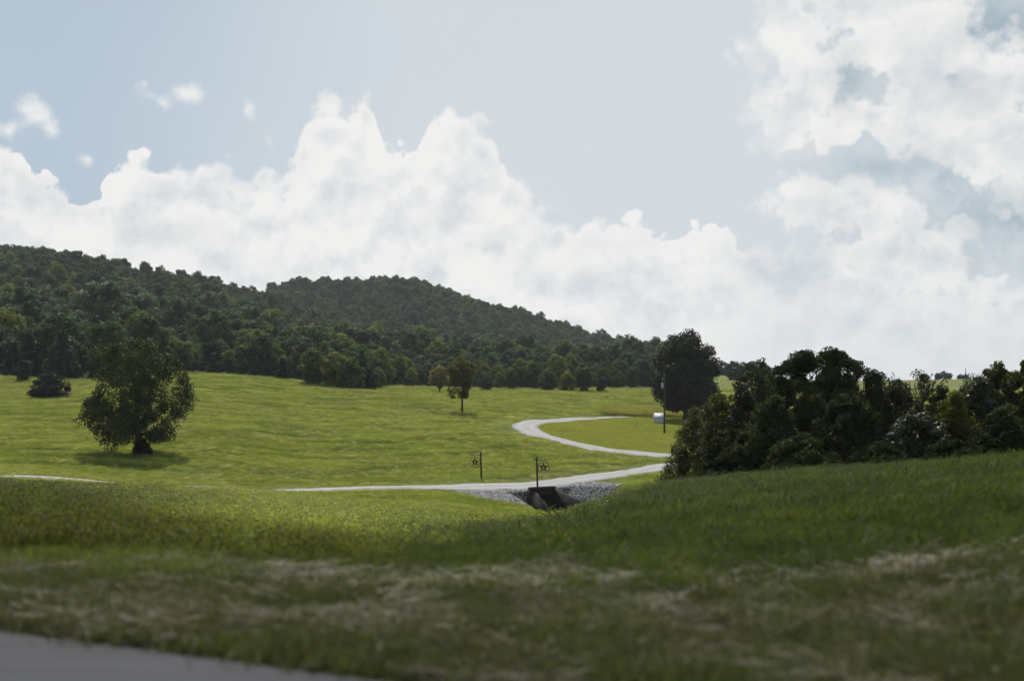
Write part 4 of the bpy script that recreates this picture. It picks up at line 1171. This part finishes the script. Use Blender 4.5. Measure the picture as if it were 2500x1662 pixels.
# lone trees and far copses on the right horizon
def far_tree(u, d, pi, sc, label, sink=.1):
    x, y = wpos(u, d); kd, wd, cr, H, W = PROTO[pi]
    root = empty('distant_tree', (x, y, gz1(x, y) - sink - 1.2 * sc), u * .1); root.scale = (sc * 1.35, sc * 1.35, sc)
    tag(root, label, 'tree', 'trees on the right horizon')
    link('trunk', wd, None, root); link('crown', cr, None, root)
FT = [(1792, 400, 5, .52, 'dark tree standing on the bright slope right of the round lawn tree'),
      (1768, 470, 1, .44, 'bushy tree in the far hedgerow right of the round lawn tree, first from left'),
      (1742, 480, 4, .44, 'dark bushy tree in the far hedgerow just right of the round lawn tree'),
      (1815, 460, 0, .46, 'mid-green tree in the far hedgerow behind the dark slope tree'),
      (1838, 440, 3, .5, 'light green tree in the far hedgerow left of the thicket tops'),
      (1862, 450, 6, .52, 'tree in the far hedgerow half hidden by the thicket tops'),
      (2290, 580, 5, .3, 'small dark tree on the far horizon left of the thin pole'),
      (2305, 585, 4, .38, 'taller small dark tree on the far horizon left of the thin pole'),
      (2318, 575, 7, .26, 'lowest dark tree of the three left of the thin pole'),
      (2345, 585, 4, .25, 'low rounded dark tree on the far horizon at the thin pole\'s foot'),
      (2358, 590, 5, .27, 'dark rounded tree on the far horizon just right of the thin pole\'s foot')]
for a in FT: far_tree(*a)
# shrubs stepping out of the wood into the meadow
EB = [(763, 257, 8, .62, 'rounded yellow-green bush on the meadow crest, left of two neighbours'), (818, 256, 9, .60, 'yellow-green bush in the middle of the meadow crest group'), (858, 255, 2, .56, 'green bush at the right of the meadow crest group'),
      (900, 257, 16, .62, 'dark pointed cedar ending the meadow crest group of bushes'), (1183, 322, 12, .42, 'grey-green bush just right of the slim meadow tree'), (1340, 325, 1, .5, 'green bush before the wood, left of two near the drive bend'),
      (1385, 322, 10, .46, 'yellowish bush before the wood above the drive bend'), (1425, 320, 3, .52, 'green bush before the wood right of the yellowish one'), (1468, 318, 17, .6, 'dark low bush at the right end of the bushes before the wood'),
      (520, 268, 16, .66, 'dark cedar at the left end of the meadow crest'), (560, 270, 17, .62, 'dark rounded cedar second from left on the meadow crest'), (690, 268, 16, .68, 'dark cedar left of the yellow-green crest bush'), (60, 242, 17, .62, 'dark bush at the wood edge left of the rounded meadow bush')]
for u_, d_, pi, sc_, lab in EB:
    x, y = wpos(u_, d_); kd, wd, cr, H, W = PROTO[pi]
    root = empty('cedar_tree' if pi > 15 else 'edge_bush', (x, y, gz1(x, y) - 1.1 * sc_ * (pi < 16)), u_ * .37); root.scale = (sc_ * 1.15, sc_ * 1.15, sc_)
    tag(root, lab, 'bush', 'bushes stepping out of the wood')
    link('trunk', wd, None, root); link('crown', cr, None, root)

# ------------------------------------------------------------------ grasses
def tuft(seed, n, spread, h, wid, lean, segs=2, flat=0.0):
    r = np.random.default_rng(seed); mb = MB()
    b = r.normal(0, spread, (n, 2)); a = r.uniform(0, 2 * math.pi, n)
    hh = h * r.uniform(.5, 1.15, n); ln = lean * r.uniform(.2, 1.4, n) * hh
    dx, dy = np.cos(a), np.sin(a)
    fa = r.uniform(0, math.pi, n); wx, wy = np.cos(fa) * wid * .5, np.sin(fa) * wid * .5
    V = []
    for t, wf in ((0, 1), (.55, .85)):
        cx = b[:, 0] + dx * ln * t ** 1.8; cy = b[:, 1] + dy * ln * t ** 1.8; cz = hh * t * (1 - flat)
        V.append(np.stack([cx - wx * wf, cy - wy * wf, cz], 1)); V.append(np.stack([cx + wx * wf, cy + wy * wf, cz], 1))
    V.append(np.stack([b[:, 0] + dx * ln, b[:, 1] + dy * ln, hh * (1 - flat) * r.uniform(.8, 1, n)], 1))
    V = np.stack(V, 1)
    i = np.arange(n)[:, None] * 5
    mb.add(V.reshape(-1, 3), np.concatenate([i, i + 1, i + 3, i + 2], 1), np.concatenate([i + 2, i + 3, i + 4], 1))
    return mb
def weed(seed, n, spread, h, ls):
    r = np.random.default_rng(seed); mb = tuft(seed + 1, 10, spread * .7, h * .8, .02, .3)
    P = np.column_stack([r.normal(0, spread, (n, 2)), h * r.uniform(.45, 1.0, n)])
    leaves(mb, P, ls, r, .8, .45); return mb
def hay(seed, n, spread, h, wid, L):
    """a heap of dry cut stalks lying every way"""
    r = np.random.default_rng(seed); mb = MB()
    c = np.column_stack([r.normal(0, spread, (n, 2)), np.abs(r.normal(0, h, n)) + .01])
    a = r.normal(0.12, .38, n); e = r.normal(0, .16, n)      # the mower laid the stalks along the road
    d = np.column_stack([np.cos(a) * np.cos(e), np.sin(a) * np.cos(e), np.sin(e)]) * (L * r.uniform(.4, 1, n))[:, None]
    w = np.column_stack([-np.sin(a), np.cos(a), r.normal(0, .5, n)]) * wid * .5
    V = np.stack([c - d * .5 - w, c - d * .5 + w, c + d * .5 + w * .6, c + d * .5 - w * .6], 1); V[:, :, 2] = np.maximum(V[:, :, 2], .003)
    mb.add(V.reshape(-1, 3), np.arange(4 * n).reshape(-1, 4)); return mb

GM_grass = leaf_mat('grass_blade', (0.172, 0.214, 0.050), (0.230, 0.262, 0.080), 0.5, 0.65, 0.12, 2.0, True, .35, (1.15, 1.2, .6))
GM_weed = leaf_mat('weed_leaf', (0.24, 0.27, 0.075), (0.33, 0.34, 0.13), 0.5, 0.65, 0.1, 2.0, True, .35)
GM_mown = leaf_mat('mown_grass', (0.085, 0.098, 0.034), (0.13, 0.132, 0.06), 0.3, 0.6, 0.2, 3.0, True, .4)
GM_hay = leaf_mat('dry_hay', (0.14, 0.122, 0.098), (0.215, 0.195, 0.16), 0.15, 0.8, 0.1, 3.0, True, .45)

def src(name, mbs, mat):
    ms = []
    for m in mbs:
        me = m.mesh(name); me.materials.append(mat); ms.append(me)
    return proto_collection(name, ms)
C_near = src('near_grass_src', [tuft(300 + k, 26, .13, .30, .012, .75) for k in range(5)], GM_grass)
C_far = src('far_grass_src', [tuft(320 + k, 42, .34, .42, .035, .5) for k in range(5)], GM_grass)
C_weed = src('weed_src', [weed(340 + k, 60, .30, .55, .11) for k in range(4)], GM_weed)
C_nweed = src('near_weed_src', [weed(350 + k, 46, .14, .34, .055) for k in range(4)], GM_weed)
C_mown = src('mown_src', [tuft(360 + k, 40, .08, .075, .006, 1.1) for k in range(4)], GM_mown)
C_hay = src('hay_src', [hay(380 + k, 90, .11, .02, .006, .24) for k in range(5)], GM_hay)

def sample(n, d0, d1, power, u0=-330, u1=2830, seed=0):
    """points over the viewed fan of land, thinning with distance as d**-power"""
    r = np.random.default_rng(seed)
    q = r.random(n); k = 2 - power
    d = (d0 ** k + q * (d1 ** k - d0 ** k)) ** (1 / k) if abs(k) > 1e-6 else d0 * (d1 / d0) ** q
    u = r.uniform(u0, u1, n); x = (u - 1250) / F * d
    return x, d, u, r

def lay(name, x, y, r, coll, ncoll, smin, smax, tint, tilt=.12, dz=0.0, sq=None, spin=True):
    n = len(x); z = ground_z(x, y) + dz
    rot = np.column_stack([r.normal(0, tilt, n), r.normal(0, tilt, n), r.uniform(0, 2 * math.pi, n) if spin else r.normal(0, .15, n) + math.pi * r.integers(0, 2, n)])
    s = r.uniform(smin, smax, n) if np.isscalar(smin) else smin * r.uniform(.75, 1.25, n)
    S = np.column_stack([s, s, s * (1 if sq is None else sq)])
    return scatter(name, np.column_stack([x, y, z]), rot, S, r.integers(0, ncoll, n), coll, tint)

def clear_mask(x, y, margin=2.5):
    m = drive_dist(x, y) > margin * np.interp(y, [138, 165], [1.0, .84]) + 0.25 * fbm2(x, y, 2.5, 71, 2)
    m &= edge_dist(x, y) > 0.05
    sx = (x - CUL[0]) * CAX[0] + (y - CUL[1]) * CAX[1]; wx = (x - CUL[0]) * CT[0] + (y - CUL[1]) * CT[1]
    reach = np.where(wx < 0, 6.6 - .72 * np.maximum(-wx - 1.2, 0), 5.4 - .45 * np.maximum(wx - 1.2, 0))
    m &= ~((sx > -2.4) & (sx < reach) & (wx > -7.8) & (wx < 6.8))
    return m

# meadow beyond the drive and the bank before it
x, y, u, r = sample(150000, 62, 345, 1.0, seed=1)
k = clear_mask(x, y) & (y < wood_edge(x, y) + 2) & ~in_poly(x, y, LAWN)
x, y, u = x[k], y[k], u[k]
p1 = fbm2(x * .6, y, 13, 81, 4); p2 = fbm2(x, y, 70, 82, 3)
t = np.clip(.5 + .9 * p1, 0, 1)[:, None]; t2 = np.clip(p2 * 1.4 - .1, 0, 1)[:, None]
st = np.clip(.5 + .8 * fbm2(x * .35, y, 7, 86, 3), 0, 1)[:, None]
tint = (1 - t) * np.array([.74, .77, .74]) + t * np.array([1.22, 1.2, 1.1])
tint = (tint * (1 - t2) + t2 * np.array([1.06, .95, 1.0])) * (.72 + .5 * st)
size = np.clip(y / 150, .75, 1.9) * (0.85 + .25 * p1)
low = .35 + .65 * smooth01((drive_dist(x, y) - 3.5) / 6.0)
o = lay('meadow_grass', x, y, r, C_far, 5, size, None, tint, .15, 0, low * .65 / np.clip(y / 150, .9, 1.9))
tag(o, 'long green grass covering the sunlit meadow', 'grass', kind='stuff')
# brighter weed patches
x, y, u, r = sample(120000, 70, 345, .9, seed=2)
pw = fbm2(x * .5, y, 9, 83, 4) + .5 * fbm2(x, y, 60, 84, 2)
k = clear_mask(x, y, 3.3) & (y < wood_edge(x, y)) & ~in_poly(x, y, LAWN) & (pw + r.normal(0, .25, len(x)) > .12)
# a belt of tall growth along the far side of the lawn
x, y, u = x[k], y[k], u[k]
tint = np.full((len(x), 3), 1.0) * r.uniform(.9, 1.4, (len(x), 1))
size = np.clip(y / 150, .7, 1.7) * .85
o = lay('meadow_weeds', x, y, r, C_weed, 4, size, None, tint, .12, 0, .6 / np.clip(y / 150, .9, 1.7))
tag(o, 'bright yellow-green weeds growing in patches through the meadow', 'weeds', kind='stuff')
rb = np.random.default_rng(3)
ub = rb.uniform(1470, 2050, 5200); db = rb.uniform(235.5, 262, 5200)
xb, yb = wpos(ub, db); 
o = lay('tall_growth', xb, yb, rb, C_weed, 4, 1.3, 2.2, np.full((5200, 3), .95) * rb.uniform(.8, 1.1, (5200, 1)), .1, 0, 1.0)
tag(o, 'belt of tall bright weeds behind the mown lawn', 'weeds', kind='stuff')
# lawn
x, y, u, r = sample(60000, 148, 240, 0.6, 1240, 2100, seed=4)
k = in_poly(x, y, LAWN) & (drive_dist(x, y) > 2.15)
x, y = x[k], y[k]
o = lay('lawn_grass', x, y, r, C_far, 5, .8, 1.2, np.tile([1.25, 1.12, .75], (len(x), 1)) * r.uniform(.85, 1.15, (len(x), 1)), .1, 0, .16)
tag(o, 'short mown yellow-green lawn inside the bend of the drive', 'lawn', kind='stuff')
# near slope of the highway bank
x, y, u, r = sample(92000, 8.2, 75, 1.12, seed=5)
for sd_, ua, ub_ in ((55, 2830, 5200), (56, -2700, -330)):         # the bank goes on beyond the picture's sides
    x2, y2, u2, _ = sample(30000, 6.0, 48, 1.12, ua, ub_, seed=sd_)
    x, y, u = np.concatenate([x, x2]), np.concatenate([y, y2]), np.concatenate([u, u2])
k = (mown_w(x, y) < .5) & clear_mask(x, y)
x, y, u = x[k], y[k], u[k]
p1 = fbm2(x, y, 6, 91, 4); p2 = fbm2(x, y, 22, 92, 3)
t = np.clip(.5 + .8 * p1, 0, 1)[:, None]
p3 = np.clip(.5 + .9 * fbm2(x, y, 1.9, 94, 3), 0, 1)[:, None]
tint = ((1 - t) * np.array([.22, .26, .25]) + t * np.array([.36, .385, .32])) * (.65 + .5 * p3)  # dark bank tint stands in for cloud shade
lf = smooth01((-0.6 - x + .06 * np.maximum(y - 60, 0)) / 4.0)           # weedy field left of the bank, tinted lighter as if sunlit
mt = (lf * (.62 + .38 * smooth01((y - 9.5) / 9.0)) * (1 - .52 * smooth01((560 - u) / 520.0)))[:, None]  # tint dims towards the left, shade painted into the grass
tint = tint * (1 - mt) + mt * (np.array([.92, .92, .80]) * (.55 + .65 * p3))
size = np.clip(y / 17, .8, 1.6) * (.9 + .3 * p2) * (.7 + .5 * p3[:, 0])
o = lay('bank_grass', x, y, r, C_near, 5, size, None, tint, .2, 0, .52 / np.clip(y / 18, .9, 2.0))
tag(o, 'green grass on the near highway bank, cloud shade tinted in', 'grass', kind='stuff')
x, y, u, r = sample(36000, 12, 85, 1.0, -330, 1500, seed=6)
pw = fbm2(x, y, 5, 93, 4)
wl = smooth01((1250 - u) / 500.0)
k = (mown_w(x, y) < .1) & clear_mask(x, y) & (pw * .7 + r.normal(0, .3, len(x)) + (wl - 1) * .8 > .15)
x, y = x[k], y[k]
o = lay('bank_weeds', x, y, r, C_nweed, 4, np.clip(y / 22, .8, 2.2), None, np.tile([.23, .255, .19], (len(x), 1)) * r.uniform(.6, 1.6, (len(x), 1)) * (1 + 2.4 * smooth01((y - 11) / 16) * smooth01((u[k] - 150) / 550))[:, None], .2, 0, .9 / np.clip(y / 20, .9, 2.6))  # tint holds the shade: darker near and to the left
tag(o, 'leafy weeds tinted dark like cloud shade on the near bank at lower left', 'weeds', kind='stuff')
# mown verge and its cut, dried grass
x, y, u, r = sample(36000, 4.6, 10.9, .6, -2400, 5000, seed=7)
k = (mown_w(x, y) > .25) & (edge_dist(x, y) > 0.0)
x, y = x[k], y[k]
p1 = fbm2(x, y, 1.2, 95, 4)
t = np.clip(.5 + p1, 0, 1)[:, None]
tint = (1 - t) * np.array([.85, .82, .95]) + t * np.array([.75, .92, .7])
o = lay('verge_grass', x, y, r, C_mown, 4, .8, 1.7, tint, .25)
tag(o, 'short mown grass on the highway verge', 'grass', kind='stuff')
x, y, u, r = sample(32000, 4.6, 11.2, .6, -2400, 5000, seed=8)
row = np.interp(x, [-4, -2, 0, 2, 4.5], [9.4, 9.3, 8.75, 8.9, 9.75])
row2 = np.interp(x, [-4, 0, 4], [8.0, 7.3, 7.9])
dens = .9 * np.exp(-((y - row) / .22) ** 2) * smooth01((x + 2.2) / 1.8) + .34 * np.exp(-((y - row2) / .22) ** 2) + .30 * smooth01(fbm2(x * .3, y, .8, 96, 4) * 1.7 - .05) + .015
k = (r.random(len(x)) < dens) & (edge_dist(x, y) > 0.08) & (y < 10.9)
x, y = x[k], y[k]
o = lay('cut_hay', x, y, r, C_hay, 5, .7, 1.5, np.ones((len(x), 3)) * r.uniform(.85, 1.5, (len(x), 1)) * (1 + .55 * np.exp(-((y - row[k]) / .35) ** 2) * smooth01((x + 2.2) / 1.8))[:, None], .12, 0, None, False)
tag(o, 'dry grey cut hay lying in rows on the highway verge', 'hay', kind='stuff')

# ------------------------------------------------------------------ the air
zmin, zmax = float(gv[:, 2].min()), float(gv[:, 2].max())
hz = MB().box(-2720, 2720, -2720, 2720, zmin - 1.0, max(zmax + 30.0, 120.0))
hm, hnt, hout = newmat('haze')
pv = hnt.nodes.new('ShaderNodeVolumePrincipled')
pv.inputs['Color'].default_value = (0.86, 0.93, 1.0, 1); pv.inputs['Density'].default_value = HAZE; pv.inputs['Anisotropy'].default_value = 0.35
hnt.links.new(pv.outputs[0], hout.inputs['Volume'])
ho = hz.build('haze', hm)
tag(ho, 'thin pale summer haze over the whole valley', 'haze', kind='stuff')
